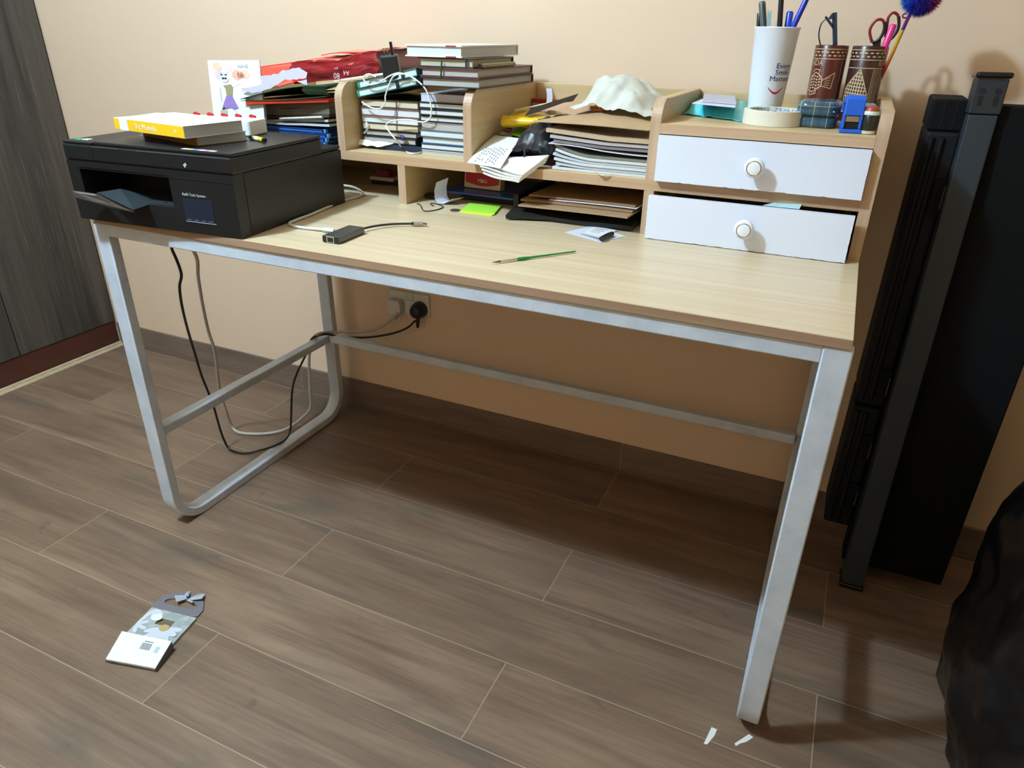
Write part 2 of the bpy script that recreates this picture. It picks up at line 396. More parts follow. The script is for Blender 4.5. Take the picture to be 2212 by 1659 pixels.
upright(0.4654, 0.4833, H, ZS1, 'divider', False, 'lower divider')
upright(0.9887, 1.0066, H, ZS1, 'divider', False, 'lower divider beside the bottom drawer')
def shelf(x0, x1, z0, z1, name, yb=YB-0.001):
    b = MB(); b.box((x0, YS+0.001, z0), (x1, yb, z1)); b.build(name, M_oakx, un, bevel=0.0005)
    b = MB(); b.box((x0, YS-0.0004, z0+0.0002), (x1, YS+0.001, z1-0.0002)); b.build('edge_strip', M_edgex, un)
shelf(0.0176, W-0.018, ZS1, ZS2, 'long_shelf')
shelf(1.0068, W-0.0181, ZD1, ZD2, 'drawer_cover')
b = MB(); b.box((0.0001, YB, H), (W-0.0001, YB+0.012, ZTOP-0.003)); b.build('back_panel', M_oakx, un, bevel=0.0005)
M_white = mat('white_drawer_laminate', (224, 230, 246), 0.35, var=0.015, scale=8)
M_chip = mat('chipped_dark_edge', (70, 60, 52), 0.8)
def ragged(x0, x1, z0, z1, y, t, seed):
    """drawer front whose cut lower and side edges are slightly chipped"""
    rn = random.Random(seed); pts = [(x0, z1), (x0, z1-0.004)]
    def run(a, b_, n, j):
        out = []
        for i in range(1, n):
            q = i/n; d = rn.random()*j if rn.random() < 0.35 else 0; out.append((q, d))
        return out
    for q, d in run(0, 0, 26, 0.0008): pts.append((x0+d, z1-0.004+(z0-z1+0.004)*q))
    pts.append((x0, z0))
    for q, d in run(0, 0, 60, 0.0010): pts.append((x0+(x1-x0)*q, z0+d))
    pts.append((x1, z0))
    for q, d in run(0, 0, 26, 0.0008): pts.append((x1-d, z0+(z1-z0)*q))
    pts.append((x1, z1)); b = MB(); b.prism(pts[::-1], 'y', y, y+t); return b
def drawer(x0, x1, z0, z1, y, seed, kx, kz, skew=0.0, lab=''):
    piv = T(x0, y, 0) @ RZ(skew) @ T(-x0, -y, 0)
    b = ragged(x0, x1, z0, z1, y, 0.012, seed); b.v = [piv @ v for v in b.v]
    fr = b.build('drawer', M_white, un, label=lab)
    b = MB(); b.M = piv; b.box((x0+0.0004, y+0.0121, z0+0.0004), (x1-0.0004, y+0.0135, z1-0.0004)); b.build('core_edge', M_chip, fr)
    b = MB(); b.M = piv; 
    for bb in (((x0+0.006, y+0.0137, z0+0.006), (x0+0.014, YB-0.01, z1-0.012)), ((x1-0.014, y+0.0137, z0+0.006), (x1-0.006, YB-0.03, z1-0.012)), ((x0+0.0141, y+0.0137, z0+0.006), (x1-0.0141, YB-0.03, z0+0.010))): b.box(*bb)
    b.build('drawer_box', M_oakx, fr)
    # round knob, white with a thin gold ring
    c = piv @ Vector((kx, y, kz)); b = MB(); b.M = T(*c) @ RX(PI/2)
    b.lathe([(0.0062, 0), (0.0062, 0.010), (0.0135, 0.0125), (0.0162, 0.0155), (0.0165, 0.018), (0.0152, 0.0212), (0.0126, 0.0232), (0.0104, 0.0238), (0.001, 0.0246)], n=40)
    k = b.build('knob', mat('white_knob_enamel', (234, 238, 248), 0.3, var=0.01), fr, smooth='all')
    b = MB(); b.M = T(*c) @ RX(PI/2)
    b.lathe([(0.0112, 0.0231), (0.0119, 0.0239), (0.0112, 0.0244), (0.0105, 0.0238)], n=48, close=True)
    b.build('knob_ring', mat('gold_ring', (176, 150, 96), 0.25, 1.0), k, smooth='all') if False else None
    s_ = MB(); s_.M = b.M; s_.v = b.v; s_.f = b.f; s_.mi = b.mi; s_.build('knob_ring', mat('gold_ring', (176, 150, 96), 0.25, 1.0), fr, smooth='all')
    return fr
drawer(1.0078, 1.3420, ZS2+0.0015, ZD1-0.0012, YS-0.0125, 3, 1.1745, 0.888, 0, 'upper white drawer front')
drawer(1.0050, 1.3390, H+0.0010, ZS1-0.0030, YS-0.0290, 5, 1.176, 0.7905, 0.0, 'lower white drawer front, slightly open')
b = MB(); b.slab([(1.196, 0.3572, ZS1-0.0024), (1.254, 0.3572, ZS1-0.0024), (1.256, 0.3715, ZS1+0.0030), (1.212, 0.3715, ZS1+0.0012)], 0.0003); 
tag(b.build('paper_slip', mat('pale_blue_paper', (176, 214, 216), 0.7)), 'pale blue paper corner sticking out above the lower drawer', 'paper')

# ------------------------------------------------------------------ printer
M_blk = mat('black_printer_plastic', (21, 22, 23), 0.42, var=0.1, scale=300, bump=0.08)
M_blk2 = mat('glossy_black_plastic', (20, 21, 23), 0.25)
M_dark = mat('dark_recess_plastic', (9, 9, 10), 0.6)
M_lbl = mat('pale_print', (206, 214, 220), 0.6)
PX0, PX1, PY0, PY1, PZ = -0.006, 0.369, 0.012, 0.335, 0.893
pr = thing('printer', ((PX0+PX1)/2, 0.17, H), 'black all-in-one ink tank printer on the left end of the desk', 'printer')
zf0, zf1 = H+0.0005, 0.862
b = MB()       # body as a shell with an opening at the front
oy = 0.10; ox0, ox1, oz0, oz1 = 0.022, 0.230, 0.792, 0.847
b.box((PX0, PY0, zf0), (ox0, PY1, 0.858)); b.box((ox1, PY0, zf0), (PX1, PY1, 0.858))
b.box((ox0, PY0, zf0), (ox1, PY1, oz0)); b.box((ox0, PY0, oz1), (ox1, PY1, 0.858)); b.box((ox0, PY0+oy, oz0), (ox1, PY1, oz1))
b.build('body', M_blk, pr)
b = MB(); b.box((PX0+0.0003, PY0+0.003, 0.8585), (PX1-0.0003, 0.268, 0.8635)); b.build('seam', M_dark, pr)
b = MB(); b.box((PX0, PY0-0.001, 0.8595), (PX1+0.0008, 0.27, PZ-0.0065)); b.build('scanner_base', M_blk, pr, bevel=0.003)
b = MB(); b.box((PX0+0.071, PY0+0.004, PZ-0.006), (PX1+0.0008, 0.270, PZ)); b.build('scanner_lid', mat('black_lid_plastic', (28, 27, 27), 0.38, var=0.12, scale=500, bump=0.15), pr, bevel=0.002)
b = MB(); b.box((PX0, PY0+0.002, PZ-0.006), (PX0+0.0695, 0.262, PZ-0.0015)); cp = b.build('control_panel', M_blk, pr, bevel=0.0015)
for i, (dx, dy, c, nm) in enumerate(((0.020, 0.022, (22, 168, 92), 'start_button'), (0.034, 0.026, (214, 222, 222), 'stop_button'))):
    b = MB(); b.box((PX0+dx-0.007, PY0+dy-0.006, PZ-0.0015), (PX0+dx+0.007, PY0+dy+0.006, PZ-0.0003)); b.build(nm, mat(nm, c, 0.4), cp, bevel=0.0005)
b = MB(); b.box((PX0, 0.2705, 0.8590), (PX1, PY1, PZ-0.026)); b.build('rear_cover', M_blk, pr, bevel=0.003)
# thin bright line at the lid lip
b = MB(); b.box((PX0+0.0715, PY0-0.0018, PZ-0.0085), (0.13, PY0-0.0012, PZ-0.0078)); b.build('lip', mat('grey_lip', (92, 98, 104), 0.3), pr)
b = MB(); b.box((0.17, PY0-0.0018, PZ-0.0085), (PX1-0.02, PY0-0.0012, PZ-0.0078)); b.build('lip', mat('grey_lip', (92, 98, 104), 0.3), pr)
b = MB(); b.box((ox0+0.004, PY0+0.006, oz0+0.0004), (ox1-0.004, PY0+0.095, oz0+0.003)); 
for i in range(3): b.box((ox0+0.05+i*0.05, PY0+0.01, oz0+0.003), (ox0+0.08+i*0.05, PY0+0.012, oz0+0.006))
b.build('tray_floor', mat('grey_black_tray', (44, 50, 54), 0.35), pr)
# pulled out paper rest: two flaps angled upwards at the front
iv = piv_inv = (T(0.384, 0.002, 0) @ RZ(0.07) @ T(-PX1, -PY0, 0)).inverted()
b = MB(); b.M = iv; b.slab([at(210, 419, y=-0.012), at(290, 457, z=0.789), at(356, 434, z=0.789), at(262, 412, y=-0.006)], 0.0035, up=(0, 0, 1)); b.build('paper_tray', mat('grey_black_tray', (44, 50, 54), 0.35), pr, bevel=0.0008)
b = MB(); b.M = iv; b.slab([at(157, 413, y=-0.050), at(166, 428, y=-0.052), at(230, 447, y=-0.066), at(291, 460, y=-0.080), at(262, 447, y=-0.066), at(212, 421, y=-0.030)], 0.0018, up=(0, 0, 1)); b.build('tray_extension', mat('smoked_plastic', (70, 62, 56), 0.12), pr)
# right part: rounded front corner column, seam lines, ink tank window
b = MB(); b.box((PX1-0.0005, PY0+0.027, H+0.004), (PX1+0.0006, PY0+0.0278, 0.858)); b.build('seam', M_dark, pr)
b = MB(); b.box((PX1-0.0005, PY0+0.0278, 0.8572), (PX1+0.0012, 0.268, 0.8580)); b.build('seam', M_dark, pr)
b = MB(); b.box((PX0+0.0695, PY0-0.0016, 0.862), (PX0+0.0703, PY0-0.0002, PZ-0.007)); b.build('seam', M_dark, pr)
b = MB(); b.box((PX0+0.002, PY0-0.0008, 0.8445), (PX1-0.0, PY0+0.001, 0.8453)); b.build('seam', M_dark, pr)
wn = MB(); wn.box((0.252, PY0-0.0008, 0.771), (0.317, PY0+0.001, 0.811)); wn = wn.build('ink_window', mat('blue_black_window', (36, 42, 54), 0.12), pr, bevel=0.0004)
b = MB()
for i in range(4): b.box((0.256+i*0.0158, PY0-0.0014, 0.7745), (0.265+i*0.0158, PY0-0.0006, 0.7752))
b.box((0.253, PY0-0.0014, 0.7705), (0.319, PY0-0.0006, 0.7722)); b.build('level_marks', mat('grey_marks', (120, 130, 145), 0.4), wn)
FRONT = lambda x, y, z: T(x, y, z) @ RX(PI/2)
b = MB(); b.text('Refill Tank System', 0.0048, FRONT(0.280, PY0-0.0008, 0.8185)); b.build('lettering', M_lbl, pr)
b = MB()
for cx_, cz_, r_ in ((0.2725, 0.8775-0.010, 0.0022), (0.2755, 0.8800-0.010, 0.0019)):
    b.M = FRONT(cx_, PY0-0.0016, cz_) @ RZ(0.5); b.prism([(r_*0.7*math.cos(t*PI/8), r_*1.4*math.sin(t*PI/8)) for t in range(16)], 'z', 0, 0.0004)
b.build('drop_mark', M_lbl, pr)
st = MB(); k_ = [(226, 226, 220), (206, 196, 90), (90, 130, 190), (226, 226, 230), (214, 150, 170), (226, 226, 230)]
for i, c in enumerate(k_):
    st.k = i; st.box((0.262+i*0.0118, PY0+0.008, PZ), (0.2735+i*0.0118, PY0+0.017, PZ+0.0004))
st.build('sticker', [mat('sticker_%d%d%d' % c, c, 0.5) for c in k_], pr, label='small row of colour coded stickers')

# the printer stands slightly turned on the desk
piv_ = T(0.384, 0.002, 0) @ RZ(0.07) @ T(-PX1, -PY0, 0)
L0 = ORG[pr]; pr.location = piv_ @ L0; pr.rotation_euler = (0, 0, 0.07)

# ------------------------------------------------------------------ books
def book(name, label, cat, M, w, d, t, cover, pages, spine='L', ct=0.0018, inset=0.002, group=None, extra=None, parent_ok=True):
    """box book in its own frame: x 0..w, y 0..d, z 0..t; spine on side L R F B"""
    o = M @ Vector((w/2, d/2, 0)); th = thing(name, o, label, cat, group)
    b = MB(); b.M = M; b.box((0, 0, 0), (w, d, ct)); b.box((0, 0, t-ct), (w, d, t))
    if spine == 'L': b.box((0, 0, ct), (ct, d, t-ct))
    if spine == 'R': b.box((w-ct, 0, ct), (w, d, t-ct))
    if spine == 'F': b.box((0, 0, ct), (w, ct, t-ct))
    if spine == 'B': b.box((0, d-ct, ct), (w, d, t-ct))
    b.build('cover', cover, th, bevel=0.0003)
    i = inset; x0, x1, y0, y1 = i, w-i, i, d-i
    if spine == 'L': x0 = ct+0.0001
    if spine == 'R': x1 = w-ct-0.0001
    if spine == 'F': y0 = ct+0.0001
    if spine == 'B': y1 = d-ct-0.0001
    b = MB(); b.M = M; b.box((x0, y0, ct+0.0001), (x1, y1, t-ct-0.0001)); b.build('pages', pages, th)
    return th
def page_mat(name, c, axis='z'):
    if name in MATS: return MATS[name]
    t = NT(name); n = t.noise(t.coords((3, 3, 1400)), 1, 2)
    t.l(t.mixc(n, lin(tuple(int(v*0.86) for v in c)), lin(c)), t.b.inputs['Base Color']); t.b.inputs['Roughness'].default_value = 0.8
    t.bump(n, 0.2, 0.0004); MATS[name] = t.m; return t.m
P_white = page_mat('white_page_edges', (222, 224, 224)); P_cream = page_mat('cream_page_edges', (222, 210, 178)); P_grey = page_mat('grey_page_edges', (186, 182, 176))
M_paper = mat('white_paper', (232, 234, 234), 0.75, var=0.02)
ZP = PZ+0.0002
# two stacked paperbacks, yellow spine towards the camera
pA = at(309, 293, z=ZP); pB = at(427, 316, z=ZP); pC = at(531, 303, z=ZP)
ang = math.atan2(pB.y-pA.y, pB.x-pA.x)
c2 = pB
wlen, dlen = (pB-pA).length, (pC-pB).length
def frame(corner_right_front, ang, w, z): return T(corner_right_front.x, corner_right_front.y, z) @ RZ(ang) @ T(-w, 0, 0)
Mb = frame(pB, ang, wlen, ZP)
book('paperback_book', 'paperback with a dark ochre spine lying under the yellow book on the printer', 'book', Mb, wlen, dlen, 0.0165, mat('ochre_cover', (132, 88, 18), 0.5), page_mat('grey_white_edges', (196, 200, 206)), 'F', ct=0.0007, group='paperbacks stacked on the printer')
qA = at(250, 279, z=ZP+0.0167); qB = at(400, 300, z=ZP+0.0167); w2 = (qB-qA).length; an2 = math.atan2(qB.y-qA.y, qB.x-qA.x)
Mt = frame(qB, an2, w2, ZP+0.0167); d2 = 1.22*(at(530, 292, z=ZP+0.0167)-qB).length; t2 = 0.020
M_yel = mat('yellow_cover', (238, 190, 34), 0.45)
bk = book('paperback_book', 'yellow spined paperback on top of the printer with a white library label', 'book', Mt, w2, d2, t2, [mat('white_cover', (236, 238, 236), 0.35)], page_mat('grey_white_edges', (196, 200, 206)), 'F', ct=0.0007, group='paperbacks stacked on the printer')
b = MB(); b.M = Mt; b.box((0.0, -0.0004, 0.0006), (w2, -0.0001, t2-0.0006)); b.build('spine', M_yel, bk, label='yellow spine')
b = MB(); b.M = Mt; b.box((w2*0.085, -0.0009, 0.0005), (w2*0.21, -0.0005, t2-0.0005)); b.build('spine_label', M_paper, bk)
b = MB(); b.M = Mt; b.text('Vic Mumola', 0.0095, FRONT(w2*0.475, -0.0009, t2*0.5), sx=0.95); b.text('*', 0.010, FRONT(w2*0.885, -0.0007, t2*0.38)); b.build('lettering', mat('white_lettering', (250, 248, 236), 0.6), bk)
# white box-like book behind with five red tabs
gR = at(579, 287, z=ZP); gL = at(337, 243, z=ZP+0.028); gan = math.atan2(gR.y-gL.y, gR.x-gL.x); gw_ = (Vector((gR.x, gR.y))-Vector((gL.x, gL.y))).length; Mw = T(gR.x, gR.y, ZP) @ RZ(gan) @ T(-gw_, -0.060, 0)
th = thing('desk_calendar', Mw @ Vector((0.075, 0.06, 0)), 'thick white block with five red clips standing along its back edge, behind the yellow book', 'calendar')
g0 = at(338, 252, z=ZP+0.030); 
b = MB(); b.M = Mw; ww, dd, hh = gw_, 0.060, 0.028
b.prism([(0.004, 0), (ww-0.004, 0), (ww, 0.004), (ww, dd), (0, dd), (0, 0.004)], 'z', 0, hh); b.build('block', mat('white_block', (234, 236, 236), 0.4, var=0.01), th, bevel=0.004, seg=3)
for i in range(5):
    b = MB(); b.M = Mw @ T(ww*(0.40+i*0.125), dd-0.010, hh+0.0002); b.prism([(-0.006, 0), (0.008, 0), (0.006, 0.0035), (-0.002, 0.0060), (-0.006, 0.0045)], 'y', 0, 0.005); b.build('clip', mat('red_plastic', (176, 18, 24), 0.25), th, bevel=0.0008)
# highlighter
a_ = at(528, 293, z=ZP+0.004); b_ = at(573, 303, z=ZP+0.004); dv = (b_-a_).normalized(); a2 = b_-dv*0.05
hl = thing('highlighter', (a2+b_)/2-Vector((0, 0, 0.004)), 'yellow felt pen with black ends lying on the printer lid', 'pen')
b = MB(); b.tube([a2+dv*0.006, b_-dv*0.007], 0.0037, 12, False); b.build('barrel', mat('fluorescent_yellow', (226, 222, 40), 0.4), hl, smooth=True)
for p, q in ((a2-dv*0.006, a2+dv*0.006), (b_-dv*0.007, b_)):
    b = MB(); b.tube([p, q], 0.0038, 12, False); b.build('cap', M_blk2, hl, smooth=True)
b = MB(); b.tube([a2+dv*0.014, a2+dv*0.028], 0.00385, 12, False); b.build('label_band', M_paper, hl, smooth=True)

# ------------------------------------------------------------------ left cubby: trays, folders, ream of paper
def slabbox(name, x0, x1, y0, y1, z, t, m, tilt=0.0, rz=0.0, bev=0.0006):
    b = MB(); b.M = T(x0, y0, z) @ RZ(rz) @ RY(-tilt); b.box((0, 0, 0), (x1-x0, y1-y0, t)); return b.build(name, m, bevel=bev)
ZC0 = ZS2+0.0003
M_blue = mat('blue_folder_plastic', (30, 84, 158), 0.35, var=0.15, scale=60)
for i in range(4):
    dx = (0.0, 0.005, 0.011, 0.004)[i]; z = ZC0+i*0.0092
    r = thing('document_tray', (0.17, 0.5, z), ['blue plastic folder at the very bottom of the left pile', 'blue plastic folder second from the bottom of the left pile', 'blue plastic folder third from the bottom of the left pile', 'topmost blue plastic folder in the left pile'][i], 'folder', 'blue folders in the left cubby')
    b = MB(); b.box((0.040, 0.392, z), (0.270+dx, 0.600, z+0.0012)); b.box((0.040, 0.392, z+0.0062), (0.264+dx, 0.600, z+0.0074)); b.box((0.040, 0.5985, z+0.0013), (0.26, 0.600, z+0.0061)); b.build('cover', M_blue, r, bevel=0.0003)
    b = MB(); b.box((0.046, 0.394, z+0.0014), (0.258+dx, 0.597, z+0.0060)); b.build('paper_block', mat('blue_paper_edges', (52, 96, 160), 0.6), r)
    b = MB(); b.box((0.2642+dx, 0.392, z+0.0014), (0.2695+dx, 0.40, z+0.0085)); b.build('tab', mat('light_blue_tab', (84, 138, 200), 0.3), r, bevel=0.0004)
z = ZC0+0.038
def sheetstack(name, label, cat, x0, x1, y0, y1, z, t, m, sag=0.0, tilt=0.0, group=None, wav=0.002, seed=0, nx=18):
    def f(u, v):
        x = x0+(x1-x0)*u; y = y0+(y1-y0)*v
        return (x, y, z+t+tilt*u+sag*math.sin(u*PI)+wav*noise.noise(Vector((u*3+seed, v*2, seed))))
    b = MB(); b.grid(nx, 8, f, t); return tag(b.build(name, m, smooth=True), label, cat, group)
sheetstack('paper_stack', 'thin stack of pale blue-white papers just above the blue folders', 'papers', 0.045, 0.288, 0.388, 0.60, z-0.001, 0.0045, page_mat('bluish_white_edges', (196, 208, 222)), tilt=0.006, wav=0.001)
sheetstack('newspaper', 'folded newspaper in the left pile, rising to the right', 'newspaper', 0.085, 0.286, 0.388, 0.60, z+0.0042, 0.0045, mat('newsprint', (186, 184, 170), 0.8, var=0.3, scale=180), tilt=0.010, seed=2)
b = MB(); b.tube([(0.16, 0.3835, z+0.0145), (0.2, 0.3830, z+0.0175), (0.276, 0.3835, z+0.0240)], 0.0036, 10, flat=0.8); tag(b.build('rolled_paper', mat('grey_print_paper', (190, 192, 182), 0.6, var=0.35, scale=120), smooth=True), 'thin rolled printed paper at the front of the left pile', 'paper')
M_olive = mat('olive_grey_card', (92, 90, 76), 0.65, var=0.15, scale=30)
for i, (x0, x1, t, dz, c, lb) in enumerate(((0.095, 0.288, 0.006, 0.0095, (70, 56, 48), 'dark brown card folder low in the left pile'), (0.085, 0.290, 0.013, 0.0162, (98, 96, 82), 'thick olive grey folder in the middle of the left pile'), (0.092, 0.292, 0.0095, 0.0300, (112, 92, 82), 'brown mottled folder under the red-orange one'))):
    sheetstack('card_folder', lb, 'folder', x0, x1, 0.390, 0.61, z+dz, t, mat('folder_%d' % i, c, 0.65, var=0.2, scale=26), group='dull folders in the left pile', seed=i+3, tilt=0.014, wav=0.0010)
zr = z+0.0408
xa = at(531, 219, y=0.343).x; xg = at(519, 209, y=0.340).x
rp_ = [(xa, 0.343), (0.298, 0.380), (0.298, 0.61), (0.098, 0.61), (0.096, 0.372)]
b = MB(); b.slab([(x, y, zr-0.0010+0.015*(x-0.05)/0.25) for x, y in rp_], 0.0085, up=(0, 0, 1)); tag(b.build('card_folder', mat('red_orange_card', (190, 52, 14), 0.5, var=0.1), bevel=0.001), 'red-orange folder in the left pile', 'folder')
# dark green folder, gaping at the front
g = thing('card_folder', (0.17, 0.5, zr+0.012), 'dark green gaping folder right under the red paper packet', 'folder')
M_green = mat('dark_green_card', (40, 78, 58), 0.45, var=0.2, scale=50)
def gx(u, v): xl = xg+(0.098-xg)*min(1, v*7.5); return xl+(0.298-xl)*u
def gy(u, v, o=0.0): return 0.340+o+0.034*u*(1-v)+0.27*v
b = MB(); b.grid(20, 16, lambda u, v: (gx(u, v), gy(u, v), zr+0.0108+0.0155*u-0.002*math.sin(u*PI)), 0.0011); b.build('lower_flap', M_green, g, smooth=True)
b = MB(); b.grid(20, 16, lambda u, v: (gx(u, v), gy(u, v, -0.001), zr+0.0140+0.032*math.sin(min(u*1.05, 1)*PI/2)), 0.0011); b.build('upper_flap', M_green, g, smooth=True)
b = MB(); b.grid(14, 6, lambda u, v: (0.105+0.12*u, 0.380+0.225*v, zr+0.0158+0.010*u), 0.0006); b.build('sheet', mat('tan_sheet', (186, 160, 122), 0.6), g, smooth=True)
b = MB(); b.grid(12, 10, lambda u, v: (0.238+0.050*u-0.012*math.sin(v*PI), 0.386+0.05*u*0.3, zr+0.0265+0.0175*v), 0.0009); b.build('curled_edge', mat('green_card_light', (70, 124, 92), 0.35, var=0.25, scale=40), g, smooth=True)

# torn red packet of A4 copy paper lying on top, rising to the right
pk = thing('paper_ream', (0.25, 0.52, zr+0.048), 'torn open red packet of A4 copy paper on top of the left pile', 'paper packet')
M_red = mat('red_packet_film', (222, 30, 14), 0.32, var=0.12, scale=10, coat=0.2)
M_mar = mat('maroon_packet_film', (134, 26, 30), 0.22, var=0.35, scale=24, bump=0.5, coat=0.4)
zb = 0.9600
def crump(x, y, s=1.0): return 0.004*s*noise.fractal(Vector((x*22, y*22, 1.7)), 1, 2, 3)
def topz(u): return zb+0.050+0.028*u
# packet body: bottom follows the pile, front face maroon
nx = 26
def bodyf(u, v):
    """wrap front-bottom -> front-top -> back-top"""
    x = 0.172+0.228*u
    zbot = zb+0.009+0.027*u; ztop = topz(u)+0.003*math.sin(u*9)
    if v < 0.5:
        q = v/0.5; return (x+0.004*math.sin(q*7+u*11), 0.425-0.005*math.sin(q*PI)+crump(x, q*0.2), zbot+(ztop-zbot)*q)
    q = (v-0.5)/0.5; return (x, 0.425+0.215*q, ztop+0.006*math.sin(q*PI)+crump(x, q, 0.7))
b = MB(); b.grid(nx, 24, bodyf, 0.0012); b.k = 0
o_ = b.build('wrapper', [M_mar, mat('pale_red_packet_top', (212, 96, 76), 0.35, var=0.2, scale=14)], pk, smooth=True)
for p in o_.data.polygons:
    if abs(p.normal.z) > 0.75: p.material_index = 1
b = MB(); b.M = T(0.178, 0.430, zb+0.0115) @ RY(-0.119); b.box((0, 0, 0), (0.214, 0.205, 0.030)); b.build('paper_block', page_mat('white_page_edges', (222, 224, 224)), pk)
b = MB(); b.grid(10, 8, lambda u, v: (0.3995+0.003*math.sin(v*6), 0.424+0.215*u, zb+0.036+0.044*v+0.002*math.sin(u*9)), 0.0012); b.build('end_fold', M_mar, pk, smooth=True)
# bright red folded end on the right of the top
b = MB(); b.grid(16, 6, lambda u, v: (0.235+0.150*u, 0.45+0.12*v, topz(0.42+0.53*u)+0.006+0.004*math.sin(v*PI)+0.002*math.sin(u*6)), 0.0015); b.build('end_flap', mat('bright_red_film', (236, 34, 16), 0.2, coat=0.5), pk, smooth=True)
# opened flap at the left: bright inner red, torn white paper in front
rp = [at(523, 193, y=0.352), at(545, 146, y=0.40), at(655, 131, y=0.50), at(662, 140, y=0.48), at(655, 172, y=0.416), at(600, 187, y=0.375)]
b = MB(); b.slab(rp, 0.0012); b.build('open_flap', mat('bright_red_film', (236, 34, 16), 0.2), pk, label='bright red opened flap')
M_tear = mat('shaded_torn_paper', (196, 190, 204), 0.7, var=0.08, scale=60, bump=0.3)  # white paper, with lilac shading put into its base colour
def torn(px, y, seed, m=M_tear, t=0.0005, j=0.0):
    rn = random.Random(seed); P = []
    for i in range(len(px)):
        a, c = px[i], px[(i+1) % len(px)]; n = max(1, int(math.hypot(c[0]-a[0], c[1]-a[1])/7))
        for k in range(n):
            q = k/n; P.append((a[0]+(c[0]-a[0])*q+rn.uniform(-j, j), a[1]+(c[1]-a[1])*q+rn.uniform(-j, j)))
    b = MB(); b.slab([at(p[0], p[1], y=y) for p in P], t); return b
torn([(560, 165), (600, 160), (609, 153), (645, 146), (664, 157), (662, 170), (640, 172), (617, 172), (590, 180), (563, 184)], 0.362, 1, j=1.6).build('torn_paper', M_tear, pk)
torn([(522, 192), (560, 184), (612, 172), (600, 184), (575, 194), (545, 200), (521, 197)], 0.3485, 2, j=1.4).build('torn_paper', M_tear, pk)
torn([(642, 176), (662, 172), (665, 184), (655, 182)], 0.3610, 3, j=1.0).build('torn_paper', M_tear, pk)
for s_, px, py, sz, rot in (('A4', 748, 157, 0.0095, PI), ('80', 727, 163, 0.0115, PI), ('gsm', 726, 148, 0.0045, PI)):
    p = at(px, py, y=0.4120); b = MB(); b.text(s_, sz, T(p.x, p.y, p.z) @ RX(PI/2) @ RZ(rot)); b.build('lettering', mat('faded_print', (206, 176, 184), 0.5), pk)
p0 = at(722, 176, y=0.4165); p1 = at(830, 161, y=0.4165)
b = MB(); b.slab([p0, p1, p1+Vector((0, 0, 0.0035)), p0+Vector((0.004, 0, 0.0035))], 0.0006); b.build('white_strip', M_paper, pk)

# greeting card standing between printer and pile
cb = at(468, 305, y=0.340); ctl = at(448, 130, y=0.352); ctr = at(560, 130, y=0.366); cbr = at(578, 305, y=0.36)
P0 = Vector((cb.x, cb.y, PZ-0.018)); 
tl, tr_ = ctl, ctr; down = 0.118
bl = tl+Vector((0.004, -0.012, -down)); brr = tr_+Vector((0.004, -0.012, -down))
card = thing('greeting_card', (bl+brr)/2, 'white greeting card with balloons and a dressed figure standing behind the printer', 'card')
b = MB(); b.slab([bl, brr, tr_, tl], 0.0006, up=(0, 1, 0)); b.build('front_panel', mat('card_white', (226, 230, 236), 0.45, var=0.01), card)
b = MB(); off = Vector((-0.004, 0.012, 0)); b.slab([bl+off*0.9, brr+off*0.9, tr_+Vector((0, 0.001, 0)), tl+Vector((0, 0.001, 0))], 0.0006, up=(0, 1, 0)); b.build('back_panel', mat('card_white', (226, 230, 236), 0.45), card)
ex = (brr-bl).normalized(); ez = (tl-bl).normalized(); en = ex.cross(ez).normalized()
if en.y > 0: en = -en
cw = (brr-bl).length
CM = Matrix((ex, ez, en)).transposed().to_4x4(); CM.translation = bl+en*0.0003
def cshape(name, pts, c, lv=0, rough=0.6):
    b = MB(); b.M = CM @ T(0, 0, 0.0002+0.00025*lv); b.add([(x*cw, y*down, 0) for x, y in pts], [tuple(range(len(pts)))]); return b.build(name, mat('ink_%02x%02x%02x' % c, c, rough, var=0.12, scale=60), card)
def ell(cx_, cy_, rx, ry, n=24, a=0): return [(cx_+rx*math.cos(t*2*PI/n)*math.cos(a)-ry*math.sin(t*2*PI/n)*math.sin(a), cy_+rx*math.cos(t*2*PI/n)*math.sin(a)+ry*math.sin(t*2*PI/n)*math.cos(a)) for t in range(n)]
for (cx_, cy_, rx, c) in ((0.18, 0.90, 0.085, (238, 190, 160)), (0.20, 0.76, 0.085, (206, 186, 214)), (0.36, 0.89, 0.105, (232, 196, 204)), (0.55, 0.76, 0.10, (236, 170, 152)), (0.70, 0.77, 0.09, (240, 190, 166))): cshape('balloon', ell(cx_, cy_, rx, rx*0.86), c, 0 if rx != 0.085 else 1)
cshape('drawn_head', ell(0.30, 0.70, 0.085, 0.07), (208, 208, 214), 2); cshape('drawn_ear', [(0.22, 0.78), (0.25, 0.74), (0.28, 0.77)], (40, 40, 44), 3); cshape('drawn_ear', [(0.30, 0.77), (0.34, 0.745), (0.37, 0.775)], (40, 40, 44), 3)
cshape('drawn_glasses', ell(0.275, 0.70, 0.024, 0.018), (30, 30, 34), 3); cshape('drawn_glasses', ell(0.325, 0.70, 0.024, 0.018), (30, 30, 34), 3)
cshape('drawn_blouse', [(0.26, 0.58), (0.42, 0.60), (0.45, 0.55), (0.42, 0.40), (0.31, 0.40), (0.30, 0.52)], (140, 134, 98), 2)
cshape('drawn_skirt', [(0.30, 0.40), (0.42, 0.40), (0.52, 0.20), (0.43, 0.17), (0.36, 0.20), (0.28, 0.18), (0.20, 0.20)], (138, 112, 176), 3)
